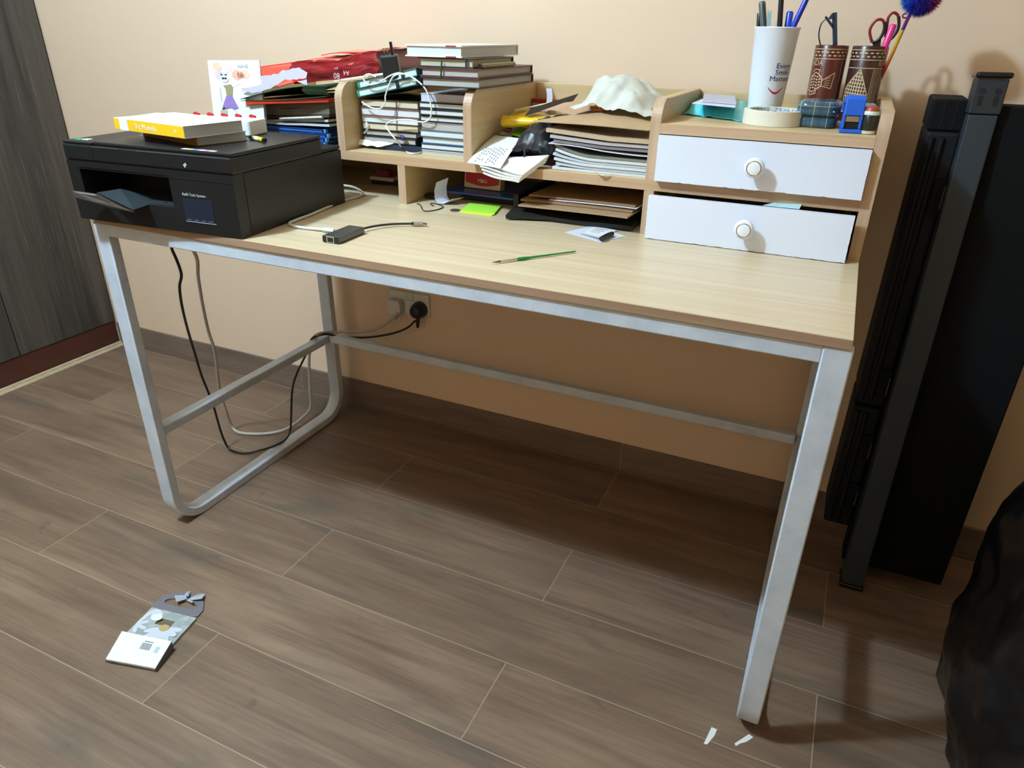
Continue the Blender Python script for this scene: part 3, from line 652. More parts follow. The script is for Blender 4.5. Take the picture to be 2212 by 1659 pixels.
for a_, c_ in (((0.29, 0.19), (0.27, 0.02)), ((0.44, 0.18), (0.50, 0.02)), ((0.19, 0.55), (0.20, 0.30)), ((0.45, 0.55), (0.62, 0.62))):
    dx = 0.006; cshape('drawn_line', [(a_[0]-dx, a_[1]), (a_[0]+dx, a_[1]), (c_[0]+dx, c_[1]), (c_[0]-dx, c_[1])], (176, 170, 176), 2)
cshape('drawn_bag', ell(0.22, 0.12, 0.07, 0.05), (170, 166, 140), 3); cshape('drawn_bow', ell(0.23, 0.185, 0.035, 0.018, a=0.5), (50, 52, 44), 4)
b = MB(); b.M = CM; b.text('HAVE', 0.0075, T(cw*0.68, down*0.90, 0.0006)); b.build('lettering', mat('grey_ink', (150, 150, 158), 0.6), card)
b = MB(); b.M = CM; b.text('fab', 0.011, T(cw*0.63, down*0.76, 0.0016) @ RZ(0.05)); b.build('lettering', mat('gold_ink', (172, 104, 60), 0.6), card)

# black three-pin charger standing on the right end of the ream
ch = thing('charger', at(840, 168, y=0.415), 'black three-pin plug charger propped up against the red packet', 'charger')
ca = at(834, 170, y=0.415); CMx = T(ca.x+0.002, ca.y, ca.z-0.002) @ RZ(0.35) @ RY(-0.10) @ RX(0.12)
b = MB(); b.M = CMx; b.box((-0.007, 0, 0), (0.028, 0.021, 0.044)); b.build('body', mat('black_charger', (28, 30, 34), 0.35, var=0.3, scale=200), ch, bevel=0.0025)
M_brass = mat('brass_pin', (170, 150, 110), 0.3, 1.0)
b = MB(); b.M = CMx; b.box((0.0155, 0.007, 0.0442), (0.0210, 0.0105, 0.068)); b.build('earth_pin', M_blk2, ch, bevel=0.0004)
for x in (-0.001, 0.0055):
    b = MB(); b.M = CMx; b.box((x, 0.012, 0.0442), (x+0.0022, 0.0165, 0.050)); b.build('pin_sleeve', M_blk2, ch)
    b = MB(); b.M = CMx; b.box((x, 0.012, 0.0501), (x+0.0022, 0.0165, 0.057)); b.build('pin', M_brass, ch)

# ------------------------------------------------------------------ middle cubby: notebooks
def col(n, c, r=0.5): return mat(n, c, r, var=0.12, scale=70)
lp = [('black soft notebook at the bottom of the left notebook pile', 0.135, 0.0125, (30, 30, 34), P_grey, 0.000, 'R'),
      ('dark notebook with grey page edges second from the bottom of the left notebook pile', 0.128, 0.0120, (34, 30, 32), P_grey, 0.006, 'L'),
      ('dark covered notebook with cream pages and a white bookmark in the left notebook pile', 0.140, 0.0150, (58, 46, 42), P_cream, 0.0, 'L'),
      ('pale covered notebook with white pages under the burgundy one', 0.140, 0.0130, (214, 208, 204), P_white, 0.0, 'L'),
      ('burgundy notebook with white pages in the left notebook pile', 0.146, 0.0165, (116, 74, 84), P_white, -0.004, 'L'),
      ('brown-black notebook with cream pages below the tilted teal pair', 0.140, 0.0150, (62, 52, 44), P_cream, 0.0, 'L')]
zz = ZC0+0.0135
nb_left = []
for i, (lb, w_, t_, c, pg, dx, sp) in enumerate(lp):
    Mx = T(0.345+max(dx, -0.001)+0.001, 0.425+0.003*(i % 2), zz) @ RZ(0.01*((i*7) % 3-1))
    bk = book('notebook', lb, 'notebook', Mx, w_, 0.19, t_, col('nb_l%d' % i, c), pg, sp, group='notebooks in the left pile of the middle cubby'); nb_left.append(bk)
    if i >= 2:
        b = MB(); b.M = Mx; b.box((w_*0.62, -0.0006, 0.001), (w_*0.62+0.0016, -0.0001, t_-0.001)); b.build('elastic_band', mat('grey_elastic', (70, 64, 66), 0.6), bk)
    if i == 2:
        b = MB(); b.M = Mx; b.tube([(0.012, -0.001, t_), (0.018, -0.004, 0.008), (0.016, -0.005, 0.0), (0.008, -0.006, -0.008)], 0.0024, 6, flat=0.25); b.build('bookmark', mat('pale_ribbon', (196, 214, 220), 0.6), bk)
    zz += t_+0.0003
    if i == 1:
        b = MB(); b.blob((0.345+0.108, 0.416, zz-0.010), (0.0065, 0.004, 0.005), 2, amp=0.3); tag(b.build('purple_tag', mat('purple_plastic', (58, 36, 96), 0.4), smooth='all'), 'tiny purple tag hanging in front of the black notebooks', 'tag')
ztl = zz
# navy wallet book lying flat in front + crumpled receipt
Mx = T(0.388, 0.392, ZC0) @ RZ(-0.06)
book('pocket_diary', 'navy pocket diary lying flat on the shelf under the notebooks', 'diary', T(0.385, 0.4245, ZC0), 0.112, 0.18, 0.0118, col('navy_cover', (30, 42, 66), 0.4), P_grey, 'F')
def rcpt(u, v):
    p = Vector((0.325+0.125*u, 0.370+0.055*v, ZC0)); h = 0.0135+0.006*math.sin(u*8+v*2)+0.009*v+0.004*noise.noise(Vector((u*4, v*4, 3)))
    return (p.x+0.025*v, p.y-0.004*math.sin(u*9), p.z+max(0.003, h if u > 0.05 else 0.006))
R0, R1, R2, R3 = at(774, 315, z=ZC0+0.004), at(824, 320, z=ZC0+0.004), at(878, 305, z=ZC0+0.0135), at(803, 292, z=ZC0+0.015)
for q_ in (R2, R3): q_.y = min(q_.y, 0.4235)
b = MB(); b.grid(24, 12, lambda u, v: (R0*(1-u)+R1*u)*(1-v)+(R3*(1-u)+R2*u)*v+Vector((0, 0, abs(0.0022*math.sin(u*8+v*2))+0.0015*noise.noise(Vector((u*5, v*5, 3)))+0.001)), 0.0003)
tag(b.build('receipt', mat('receipt_paper', (222, 228, 228), 0.6, var=0.06, scale=20), smooth=True), 'crumpled white receipt sticking out at the foot of the left notebook pile', 'receipt')
# tilted teal pair resting on both piles
M_teal = col('teal_cover', (58, 104, 108), 0.4); P_mint = page_mat('mint_white_edges', (212, 232, 226))
for k, lb in enumerate(('lower of the two tilted teal notebooks', 'upper of the two tilted teal notebooks under the white cable')):
    Mx = T(0.3465, 0.418+0.003*k, ztl+0.003+k*0.0165) @ RY(-0.205); bk = book('notebook', lb, 'notebook', Mx, 0.150, 0.19, 0.0150, M_teal, P_mint, 'R', group='tilted teal notebooks')
    b = MB(); b.M = Mx; b.box((0.100+0.012*k, -0.0007, 0.0), (0.107+0.012*k, -0.0001, 0.0150)); b.build('elastic_band', mat('black_elastic', (22, 26, 30), 0.6), bk)
    b = MB(); b.M = Mx; b.box((0.0, 0.0002, 0.003), (0.005, 0.0018, 0.0125)); b.build('green_corner', mat('emerald_edge', (30, 150, 104), 0.5), bk)
# right pile
rpn = [('cream backed writing pad at the bottom of the right notebook pile', 0.0095, (206, 200, 184), P_grey), ('white notebook with navy spine line low in the right pile', 0.0125, (40, 62, 92), P_white), ('white notebook with blue cover lines, third from the bottom right', 0.0125, (96, 136, 166), P_white), ('white notebook with teal cover lines, fourth from the bottom right', 0.0125, (60, 110, 130), P_white), ('notebook with a mauve grey cover in the right pile', 0.0155, (140, 124, 130), P_grey), ('black covered spiral notebook just above the mauve one', 0.0125, (28, 30, 32), P_white), ('black covered spiral notebook in the middle of the right pile', 0.0125, (24, 32, 36), P_white), ('black covered spiral notebook second from the top of the right pile', 0.0125, (22, 30, 34), P_white), ('spiral notebook with thick white pages at the top of the right pile', 0.0155, (176, 176, 190), page_mat('lilac_white_edges', (206, 206, 226)))]
zz = ZC0
for i, (lb, t_, c, pg) in enumerate(rpn):
    Mx = T(0.5015-0.002*(i % 2), 0.412+0.002*(i % 3), zz); w_ = 0.117
    bk = book('notebook', lb, 'notebook', Mx, w_, 0.20, t_, col('nb_r%d' % i, c), pg, 'B', ct=0.0026 if i in (1, 5, 6, 7) else 0.0015, inset=0.001, group='notebooks in the right pile of the middle cubby')
    if i in (5, 6, 7, 8):
        b = MB()
        for j in range(7):
            y = 0.008+j*0.028; b.M = Mx; b.tube([(0.001+0.0045*math.cos(a), y, t_/2+(t_/2+0.0008)*math.sin(a)) for a in [PI/2+k*PI/6 for k in range(7)]], 0.0006, 5, False)
        b.build('spiral_wire', mat('wire_grey', (150, 156, 160), 0.3, 0.9), bk)
    zz += t_+0.0003
# five books lying across the right pile and the divider
ztop = max(zz, ZTOP+0.0005)
M_bk = [('hardback with a black cover at the bottom of the upper book stack', 0.506+0.020, 0.6555, 0.0175, (44, 34, 34), P_grey, 0.378), ('book with a dark red cover, second from the bottom of the upper stack', 0.524, 0.6520, 0.0165, (96, 38, 40), P_grey, 0.380),
        ('black notebook with cream pages and a green ribbon in the upper stack', 0.520, 0.6400, 0.0175, (38, 42, 40), page_mat('oat_page_edges', (196, 190, 170)), 0.382), ('white and red hardback crowning the upper book stack', 0.494, 0.6180, 0.0210, (228, 224, 220), P_white, 0.378)]
zz = ztop+0.0002; tops = []
for i, (lb, x0, x1, t_, c, pg, y0) in enumerate(M_bk):
    dep = 0.255 if i != 2 else 0.18
    bk = book('book', lb, 'book', T(x0, y0, zz), x1-x0, dep, t_, col('bk_t%d' % i, c, 0.4), pg, 'B' if i != 3 else 'B', ct=0.0026, inset=0.004 if i != 3 else 0.003, group='books stacked above the middle cubby'); tops.append((bk, x0, x1, y0, zz, t_))
    zz += t_+0.0003
bk, x0, x1, y0, z_, t_ = tops[2]
b = MB(); b.tube([(0.574, y0-0.0022, z_+t_*0.7), (0.5735, y0-0.0032, z_), (0.5715, y0-0.0034, z_-0.018)], 0.0034, 8, flat=0.2); b.build('ribbon', mat('green_ribbon', (38, 160, 72), 0.5), bk)
b = MB(); b.box((0.6235, y0-0.0012, z_+0.0005), (0.6275, y0-0.0003, z_+t_-0.0005)); b.build('elastic_band', mat('black_elastic', (22, 26, 30), 0.6), bk)
bk, x0, x1, y0, z_, t_ = tops[3]
for zc in (z_+0.0002, z_+t_-0.0024):
    b = MB(); b.box((0.584, y0-0.0004, zc), (0.606, y0-0.0001, zc+0.0022)); b.build('red_cover_print', mat('red_print', (156, 30, 40), 0.4), bk)
b = MB(); b.tube([(0.6485, 0.400, tops[2][4]+0.0045), (0.6485, 0.545, tops[2][4]+0.0045)], 0.0042, 12, False); pn = thing('pen', (0.6485, 0.47, tops[2][4]), 'olive and yellow patterned pen lying beside the black notebook on the upper stack', 'pen')
b.build('barrel', mat('olive_yellow_barrel', (112, 104, 56), 0.35, var=0.7, scale=90), pn, smooth=True)
b = MB(); b.tube([(0.6485, 0.392, tops[2][4]+0.0045), (0.6485, 0.3995, tops[2][4]+0.0045)], 0.0040, 12, False); b.build('cap', M_blk2, pn, smooth=True)
# white cable looping over the notebooks down to the shelf
M_cab = mat('white_cable', (228, 228, 224), 0.4, var=0.02)
cbl = thing('usb_cable', at(840, 250, y=0.40), 'thin white charging cable looping over the notebooks down to the shelf', 'cable')
pts = [(812, 166, .413), (797, 160, .412), (786, 166, .410), (790, 180, .408), (802, 183, .407), (820, 178, .407), (842, 164, .407), (862, 158, .408), (885, 164, .408), (908, 180, .404), (922, 198, .402), (931, 228, .402), (930, 253, .402), (918, 263, .402), (905, 263, .404), (885, 259, .408), (862, 259, .408), (843, 262, .407), (834, 272, .405), (843, 287, .400), (856, 303, .392)]
P = [at(x, y, y=yy) for x, y, yy in pts]+[at(872, 323, z=ZC0+0.0016), at(885, 331, z=ZC0+0.0016), at(900, 331, z=ZC0+0.0016), at(914, 328, z=ZC0+0.002)]
b = MB(); b.tube(P, 0.00155, 8); b.build('wire', M_cab, cbl, smooth=True)
P = [at(x, y, y=yy) for x, y, yy in ((842, 164, .4065), (833, 172, .404), (828, 190, .403), (833, 205, .4035), (832, 222, .404), (822, 234, .405), (806, 234, .406), (790, 226, .408), (782, 220, .411))]
b = MB(); b.tube([at(872, 160, y=.405), at(858, 161, y=.404), at(846, 170, y=.403)]+P[3:], 0.00155, 8); b.build('wire_loop', M_cab, cbl, smooth=True)
q0, q1, q2 = at(914, 327, z=ZC0+0.003), at(928, 326, z=ZC0+0.003), at(939, 322, z=ZC0+0.003)
for nm, a_, c_, rr, m_ in (('plug_body', q0, q1, 0.0052, M_cab), ('plug_tip', q1, q2, 0.0042, mat('plug_metal', (176, 174, 150), 0.3, 0.9))):
    b = MB(); b.tube([a_, c_], rr, 4, False, flat=0.55); b.build(nm, m_, cbl)

# ------------------------------------------------------------------ right cubby with loose papers
for i in range(6):        # magazines, curling up at their left ends
    z0 = ZC0+i*0.0052; x0 = 0.8055+0.003*((i*5) % 3); lb = ['bottom magazine of the paper stack in the right cubby', 'white magazine second from the bottom in the right cubby', 'white magazine third from the bottom in the right cubby', 'white magazine fourth from the bottom in the right cubby', 'white magazine fifth from the bottom, curling up at its left end', 'grey backed magazine sixth from the bottom, curling up at its left end'][i]
    lift = 0.0006+0.0032*i
    b = MB(); b.grid(26, 6, lambda u, v: (x0+(0.9875-x0)*u, 0.384+0.002*(i % 2)+0.24*v, z0+0.0046+lift*max(0, 1-u*2.4)**1.7), 0.0045)
    tag(b.build('magazine', page_mat(('white_page_edges', 'bluish_white_edges')[i % 2], ((222, 224, 224), (196, 208, 222))[i % 2]) if i < 5 else mat('grey_magazine', (120, 120, 110), 0.6), smooth=True), lb, 'magazine', 'magazines in the right cubby')
zc = ZC0+0.0325
b = MB(); b.grid(24, 6, lambda u, v: (0.797+0.1905*u, 0.381+0.24*v, zc+0.008+0.007*max(0, 1-u*1.8)+0.002*math.sin(u*5)), 0.0016); tag(b.build('folded_papers', mat('lilac_white_paper', (206, 206, 222), 0.6), smooth=True), 'folded white papers with a curled left edge in the right cubby', 'papers')
b = MB(); b.grid(24, 6, lambda u, v: (0.806+0.1815*u, 0.383+0.24*v, zc+0.0165+0.005*max(0, 1-u*1.8)), 0.0050); tag(b.build('envelope', mat('grey_envelope', (124, 116, 118), 0.6), smooth=True), 'grey-brown envelope in the middle of the right stack', 'envelope')
b = MB(); b.grid(24, 6, lambda u, v: (0.800+0.1875*u, 0.381+0.24*v, zc+0.0240+0.006*max(0, 1-u*1.8)), 0.0058); tag(b.build('paper_stack', mat('grey_white_paper', (176, 172, 172), 0.6), smooth=True), 'pad of greyish papers under the kraft envelopes', 'papers')
M_kraft = mat('kraft_paper', (176, 146, 112), 0.7, var=0.08, scale=22, bump=0.1)
b = MB(); b.grid(24, 6, lambda u, v: (0.793+0.1945*u, 0.378+0.24*v, zc+0.0330+0.008*max(0, 1-u*1.6)), 0.0066); tag(b.build('kraft_envelope', mat('pale_kraft', (186, 164, 136), 0.7), smooth=True), 'thin kraft envelope directly below the bulging one', 'envelope')
zk = zc+0.0412
def envf(u, v):
    x = 0.762+0.2235*u+0.006*v*(1-u); y = 0.379+0.19*v
    fr = 0.018*math.sin(min(1, u*1.3)*PI/2)*(0.2+0.8*v) + 0.010*math.sin(u*PI)*math.sin(v*PI)
    return (x, y, zk+0.004+fr*1.15+0.0015*math.sin(u*14+v*3)*v + 0.006*(1-u)*(1-v))
b = MB(); b.grid(30, 16, envf, 0.0012); ke = tag(b.build('kraft_envelope', M_kraft, smooth=True), 'large bulging brown kraft envelope on top of the right stack', 'envelope')
b = MB(); b.grid(14, 8, lambda u, v: (0.752+0.10*u, 0.45+0.12*v, zk+0.0215+0.006*v+0.003*math.sin(u*7)), 0.0010); tag(b.build('kraft_sheet', mat('pinkish_kraft', (188, 152, 122), 0.7), smooth=True), 'crumpled kraft sheet behind the bulging envelope', 'paper')
b = MB(); b.tube([(0.925, 0.52, zk+0.036), (0.95, 0.50, zk+0.033), (0.984, 0.47, zk+0.027)], 0.0065, 8, flat=0.6); b2 = b; tag(b2.build('leather_strap', mat('orange_brown_leather', (168, 102, 50), 0.45, var=0.3, scale=80), smooth=True), 'orange-brown strap lying between the white bag and the right divider', 'strap')
# crumpled white bag, a tent-like folded shape
bagm = mat('white_crumpled_film', (206, 208, 200), 0.35, var=0.08, scale=12, bump=0.35)
def bagf(u, v):
    x = 0.815+0.155*u; base = zk+0.031-0.006*u
    prof = math.sin(PI*min(1, max(0, (u**0.75))))**0.8 if 0 < u < 1 else 0
    h = 0.002+0.056*prof*math.sin(PI*(0.02+0.72*v))**0.8
    n = noise.fractal(Vector((u*5, v*4, 9)), 1, 2, 4)*0.008
    y = 0.435+0.185*v-0.006*prof*(1-v)
    return (x+0.010*math.sin(v*6)*(1-u), y, base+h+n)
b = MB(); b.grid(34, 26, bagf, 0.0007); tag(b.build('plastic_bag', bagm, smooth=True), 'crumpled white plastic bag on top of the kraft envelopes', 'bag')
b = MB(); b.blob((0.872, 0.452, zk+0.032), (0.016, 0.006, 0.005), 3, amp=0.6, freq=5, seed=4); tag(b.build('foil_wrapper', mat('gold_foil', (196, 150, 90), 0.25, 0.7, var=0.5, scale=200), smooth=True), 'small shiny gold wrapper peeking out under the white bag', 'wrapper')
# red topped box at the back
rb = thing('small_box', (0.672, 0.67, ZC0), 'small beige box with a red top edge against the back of the right cubby', 'box')
b = MB(); b.M = T(0.6415, 0.662, ZC0) @ RZ(-0.01); b.box((0, 0, 0), (0.080, 0.02, 0.090)); b.build('carton', mat('beige_carton', (176, 164, 132), 0.6, var=0.3, scale=120), rb)
b = MB(); b.M = T(0.6415, 0.662, ZC0) @ RZ(-0.01); b.box((-0.0004, -0.0006, 0.0902), (0.0804, 0.0206, 0.0975)); b.build('lid', mat('red_carton', (168, 22, 30), 0.4), rb)
# curl of paper and small white box
b = MB(); b.grid(12, 3, lambda u, v: (0.688+0.012*v+0.014*math.sin(u*2.2), 0.60+0.002*v, 0.925+0.045*u-0.006*math.sin(u*PI*1.2)), 0.0004); tag(b.build('paper_curl', mat('lilac_paper', (208, 208, 226), 0.6), smooth=True), 'curled white paper strip standing up in the right cubby', 'paper')
b = MB(); b.M = T(0.655, 0.56, 0.9215) @ RZ(-0.15) @ RY(-0.15); b.box((0, 0, 0), (0.044, 0.028, 0.007)); tag(b.build('small_white_packet', mat('white_packet', (220, 224, 226), 0.5), bevel=0.001), 'small white packet lying on the yellow bag', 'packet')
# yellow bag with a rolled edge
yb = thing('yellow_bag', (0.70, 0.5, ZC0+0.05), 'folded bright yellow bag in the right cubby', 'bag')
M_y = mat('yellow_vinyl', (226, 184, 14), 0.35, var=0.12, scale=14)
b = MB(); b.grid(22, 14, lambda u, v: (0.657+0.088*u, 0.475+0.14*v, 0.914+0.014*math.sin(v*PI*0.9)+0.006*math.sin(u*5+v)+0.004*u), 0.0015); b.build('panel', M_y, yb, smooth=True)
b = MB(); b.grid(24, 16, lambda u, v: (0.660+0.078*u, 0.474+0.011*math.cos(v*2*PI*0.9)*(1-0.4*u), 0.9165+0.0105*math.sin(v*2*PI*0.9)*(1-0.5*u)+0.003*u), 0.0015); b.build('rolled_edge', M_y, yb, smooth=True)
b = MB(); b.slab([(0.672, 0.50, 0.936), (0.668, 0.515, 0.9365), (0.745, 0.60, 0.955), (0.748, 0.592, 0.953)], 0.001); tag(b.build('cream_strip', mat('cream_card', (216, 206, 164), 0.6)), 'narrow cream card strip on the yellow bag', 'card')
b = MB(); b.grid(12, 4, lambda u, v: (0.700+0.062*u, 0.49+0.11*u+0.030*v, 0.928+0.024*u+0.012*v), 0.001); tag(b.build('black_sleeve', mat('shiny_black_film', (11, 10, 9), 0.5), smooth=True), 'narrow shiny black sleeve rising behind the yellow bag', 'sleeve')
# dark red books below
for i, (x0, x1, y0, z0, t_, lb) in enumerate(((0.650, 0.795, 0.430, ZC0, 0.011, 'maroon notebook lying on the shelf under the paper slips'), (0.648, 0.790, 0.436, ZC0+0.0115, 0.012, 'upper maroon notebook under the black pouch'))):
    book('notebook', lb, 'notebook', T(x0, y0, z0) @ RZ(0.02), x1-x0, 0.17, t_, mat('maroon_cover', (74, 34, 40), 0.3, var=0.2, scale=50), P_grey, 'F', ct=0.003, group='maroon notebooks in the right cubby')
slabbox('red_folder', 0.648, 0.745, 0.46, 0.60, ZC0+0.0245, 0.012, mat('dark_red_folder', (132, 22, 32), 0.5)); tag(bpy.data.objects['red_folder'], 'dark red folder under the yellow bag', 'folder')
# black padded pouch slumped over the stack
def pf(u, v):
    a = u; x = 0.714+0.080*u+0.010*v; y = 0.392+0.13*v
    h = 0.030+0.050*math.sin(PI*min(1, 0.18+0.75*u))*math.sin(PI*(0.08+0.62*v))+0.006*noise.fractal(Vector((u*6, v*5, 5)), 1, 2, 3)
    if v < 0.12 or u < 0.05: h -= 0.010
    return (x, y, ZC0+h)
b = MB(); b.grid(22, 20, pf, 0.006); tag(b.build('black_pouch', mat('black_leatherette', (30, 32, 36), 0.38, var=0.4, scale=50, bump=0.3), smooth=True), 'creased black leatherette pouch leaning on the paper stack', 'pouch')
b = MB(); b.tube([at(1131, 316, y=.40), at(1134, 330, y=.39), at(1132, 345, y=.385)], 0.0022, 6, flat=0.5); tag(b.build('black_strap', mat('black_webbing', (26, 28, 30), 0.6), smooth=True), 'short black strap hanging below the black pouch', 'strap')
# paper slips
rc = thing('laundry_ticket', (0.67, 0.42, 0.86), 'printed white ticket hanging over the shelf edge in front of the paper pile', 'ticket')
A, B_, C_, D_ = at(1070, 292, y=.47), at(1129, 300, y=.44), at(1081, 364, y=.333), at(1004, 351, y=.352)
A.x = max(A.x, 0.6415); D_.x = max(D_.x, 0.6405)
b = MB(); b.grid(8, 14, lambda u, v: (A*(1-u)+B_*u)*(1-v)+(D_*(1-u)+C_*u)*v+Vector((0, 0, 0.004*math.sin(v*PI)))-(Vector((0, 0, 0.0)) if True else 0), 0.0004); b.build('slip', mat('ticket_paper', (226, 230, 228), 0.5, var=0.01), rc, smooth=True)
e1 = (B_-A).normalized(); e2 = (A-D_).normalized(); e3 = e1.cross(e2).normalized()
if e3.z < 0: e3 = -e3
e2b = e3.cross(e1); TMx = Matrix((e1, e2b, e3)).transposed().to_4x4(); 
rn = random.Random(5); b = MB(); ce = (A+B_+C_+D_)/4
L1 = (B_-A).length; L2 = (A-D_).length
for i in range(9):
    sft = 0.18+0.078*i
    w1 = rn.uniform(0.2, 0.55); t0 = rn.uniform(0.15, 0.25)
    for s0 in range(int(w1/0.06)):
        q0 = t0+s0*0.08; base = lambda uu, vv: (A*(1-uu)+B_*uu)*(1-vv)+(D_*(1-uu)+C_*uu)*vv+Vector((0, 0, 0.004*math.sin(vv*PI)))+e3*0.0005
        v0 = q0+0.28; v1 = v0+0.05
        if v1 < 0.96: b.add([base(sft, v0), base(sft+0.028, v0), base(sft+0.028, v1), base(sft, v1)], [(0, 1, 2, 3)])
b.build('print_lines', mat('grey_print', (96, 100, 108), 0.7), rc)
b = MB(); A2, B2, C2, D2 = at(1088, 270, y=.56), at(1116, 274, y=.54), at(1105, 296, y=.475), at(1070, 288, y=.50); b.slab([A2, B2, C2, D2], 0.0004); sl = tag(b.build('paper_slip', mat('slip_paper', (206, 196, 194), 0.5)), 'pinkish grey slip with dark red print tucked behind the printed ticket', 'paper')
def quad(a, b_, c, d, u0, u1, v0, v1, n=Vector((0, 0, 0.0012))):
    f = lambda u, v: (a*(1-u)+b_*u)*(1-v)+(d*(1-u)+c*u)*v+n
    return [f(u0, v0), f(u1, v0), f(u1, v1), f(u0, v1)]
b = MB(); b.add(quad(A2, B2, C2, D2, 0.2, 0.8, 0.25, 0.42), [(0, 1, 2, 3)]); b.add(quad(A2, B2, C2, D2, 0.15, 0.8, 0.52, 0.68), [(0, 1, 2, 3)]); o_ = b.build('red_print', mat('dark_red_ink', (132, 40, 60), 0.6)); o_.parent = sl; o_.location = ORG[o_]-ORG[sl]
b = MB(); b.slab([at(1117, 273, y=.535), at(1141, 278, y=.525), at(1130, 297, y=.46), at(1106, 291, y=.47)], 0.0005); tag(b.build('green_card', mat('lime_green_card', (118, 206, 26), 0.5)), 'bright lime green card between the paper slips', 'card')
# folded paper napkins hanging over the shelf edge
def napf(k):
    a, b_, c, d = at(1040+2*k, 352, y=.40), at(1186-2*k, 343, y=.385), at(1129-3*k, 384, y=.335), at(1034+3*k, 362, y=.343)
    def f(u, v):
        p = (a*(1-u)+b_*u)*(1-v)+(d*(1-u)+c*u)*v
        q = p+Vector((0, 0, 0.0045-0.0038*k+0.002*math.sin(u*5+k)*v-0.0015*k*v))
        q.x = max(q.x, 0.6415+0.001*k) if q.y > 0.371 else q.x
        if q.y > 0.366: q.z = max(q.z, ZC0+0.0032+(3-k)*0.0030)
        return q
    return f
nk = thing('paper_napkins', (0.73, 0.37, ZC0), 'stack of folded white paper napkins hanging over the shelf edge', 'napkins')
for k in range(4):
    b = MB(); b.grid(14, 10, napf(k), 0.0028); b.build('napkin', mat('soft_white_tissue', (236, 238, 234), 0.8, var=0.03, scale=40, bump=0.1), nk, smooth=True)
b = MB(); b.slab([at(1283, 370, y=.3725), at(1305, 377, y=.368), at(1328, 376, y=.3725), at(1300, 381, y=.364)], 0.0004, up=(0, 0, 1)); tag(b.build('paper_scrap', mat('beige_scrap', (196, 180, 156), 0.7)), 'small torn beige scrap on the shelf edge under the magazines', 'paper')

# ------------------------------------------------------------------ things in the lower compartments and on the desktop
H0 = H+0.0003
b = MB(); b.M = T(0.292, 0.52, H0) @ RZ(0.15); b.box((0, 0, 0), (0.07, 0.05, 0.010)); tag(b.build('small_packet', mat('dark_print_packet', (60, 34, 34), 0.5, var=0.6, scale=150), bevel=0.001), 'dark packet lying flat behind the printer under the white one', 'packet')
sp = thing('sachet', (0.33, 0.52, H0+0.011), 'small white and crimson sachet in the lower left compartment', 'packet')
b = MB(); b.M = T(0.293, 0.510, H0+0.0105) @ RZ(0.03); b.box((0, 0, 0), (0.066, 0.03, 0.009)); b.build('pack', mat('sachet_white', (206, 196, 190), 0.4), sp, bevel=0.003)
b = MB(); b.M = T(0.293, 0.510, H0+0.0105) @ RZ(0.03); b.prism([(0.012, 0.0096), (0.056, 0.0096), (0.048, 0.0240), (0.020, 0.0240)], 'y', 0.004, 0.024); b.build('printed_top', mat('crimson_print', (128, 18, 52), 0.4, var=0.5, scale=200), sp)
# eraser box
mg = thing('eraser_box', (0.598, 0.53, H+0.026), 'red and white stationery box standing on the blue folder', 'box')
Mx = T(0.553, 0.500, H+0.0215) @ RZ(-0.05) @ RX(-0.12)
b = MB(); b.M = Mx; b.box((0, 0, 0), (0.090, 0.020, 0.033)); b.build('carton', mat('beige_white_carton', (206, 196, 172), 0.5), mg, bevel=0.0006)
b = MB(); b.M = Mx; n = 14; pts = [(0.003+0.084*i/n, 0.012-0.006*math.sin(PI*i/n)) for i in range(n+1)]+[(0.087, 0.0325), (0.003, 0.0325)]; b.prism(pts, 'y', -0.0006, -0.0001); b.build('red_panel', mat('red_label', (188, 22, 26), 0.35), mg)
b = MB(); b.M = Mx; b.text('M&G', 0.0078, FRONT(0.046, -0.0010, 0.0165)); b.build('lettering', mat('label_white', (232, 222, 214), 0.5), mg)
# blue folder curving up at the left, black things beneath
b = MB(); b.M = T(0.560, 0.470, H0) ; b.box((0, 0, 0), (0.155, 0.16, 0.0145)); tag(b.build('black_case', mat('black_cloth_case', (20, 21, 26), 0.7), bevel=0.003), 'flat black case under the blue folder', 'case')
b = MB(); b.grid(26, 8, lambda u, v: (0.533+0.225*u, 0.450+0.19*v, H+0.0205+0.010*max(0, 1-u*4)**2*0-0.001*u), 0.0045); tag(b.build('blue_folder', mat('deep_blue_folder', (36, 66, 160), 0.3), smooth=True, bevel=0.001), 'blue plastic folder lying in the lower middle compartment', 'folder')
b = MB(); b.blob((0.506, 0.455, H0+0.0055), (0.026, 0.018, 0.0055), 3, power=2.6, amp=0.0); tag(b.build('glasses_case', mat('black_case', (22, 24, 30), 0.3), smooth='all'), 'small black oval case beside the lower divider', 'case')
b = MB(); b.grid(20, 8, lambda u, v: ((at(*[(952, 392), (948, 410), (949, 428), (955, 437), (968, 437), (985, 428)][min(5, int(u*5))], y=0.425).lerp(at(*[(952, 392), (948, 410), (949, 428), (955, 437), (968, 437), (985, 428)][min(5, int(u*5)+1)], y=0.425), u*5-int(u*5)))+Vector((0.012*v, 0.03*v-0.018, 0.001+0.006*v*(1-u)))), 0.0004); tag(b.build('curled_paper', mat('bluish_white_sheet', (214, 216, 230), 0.6), smooth=True), 'white paper sheet curled like a U at the mouth of the lower compartment', 'paper')
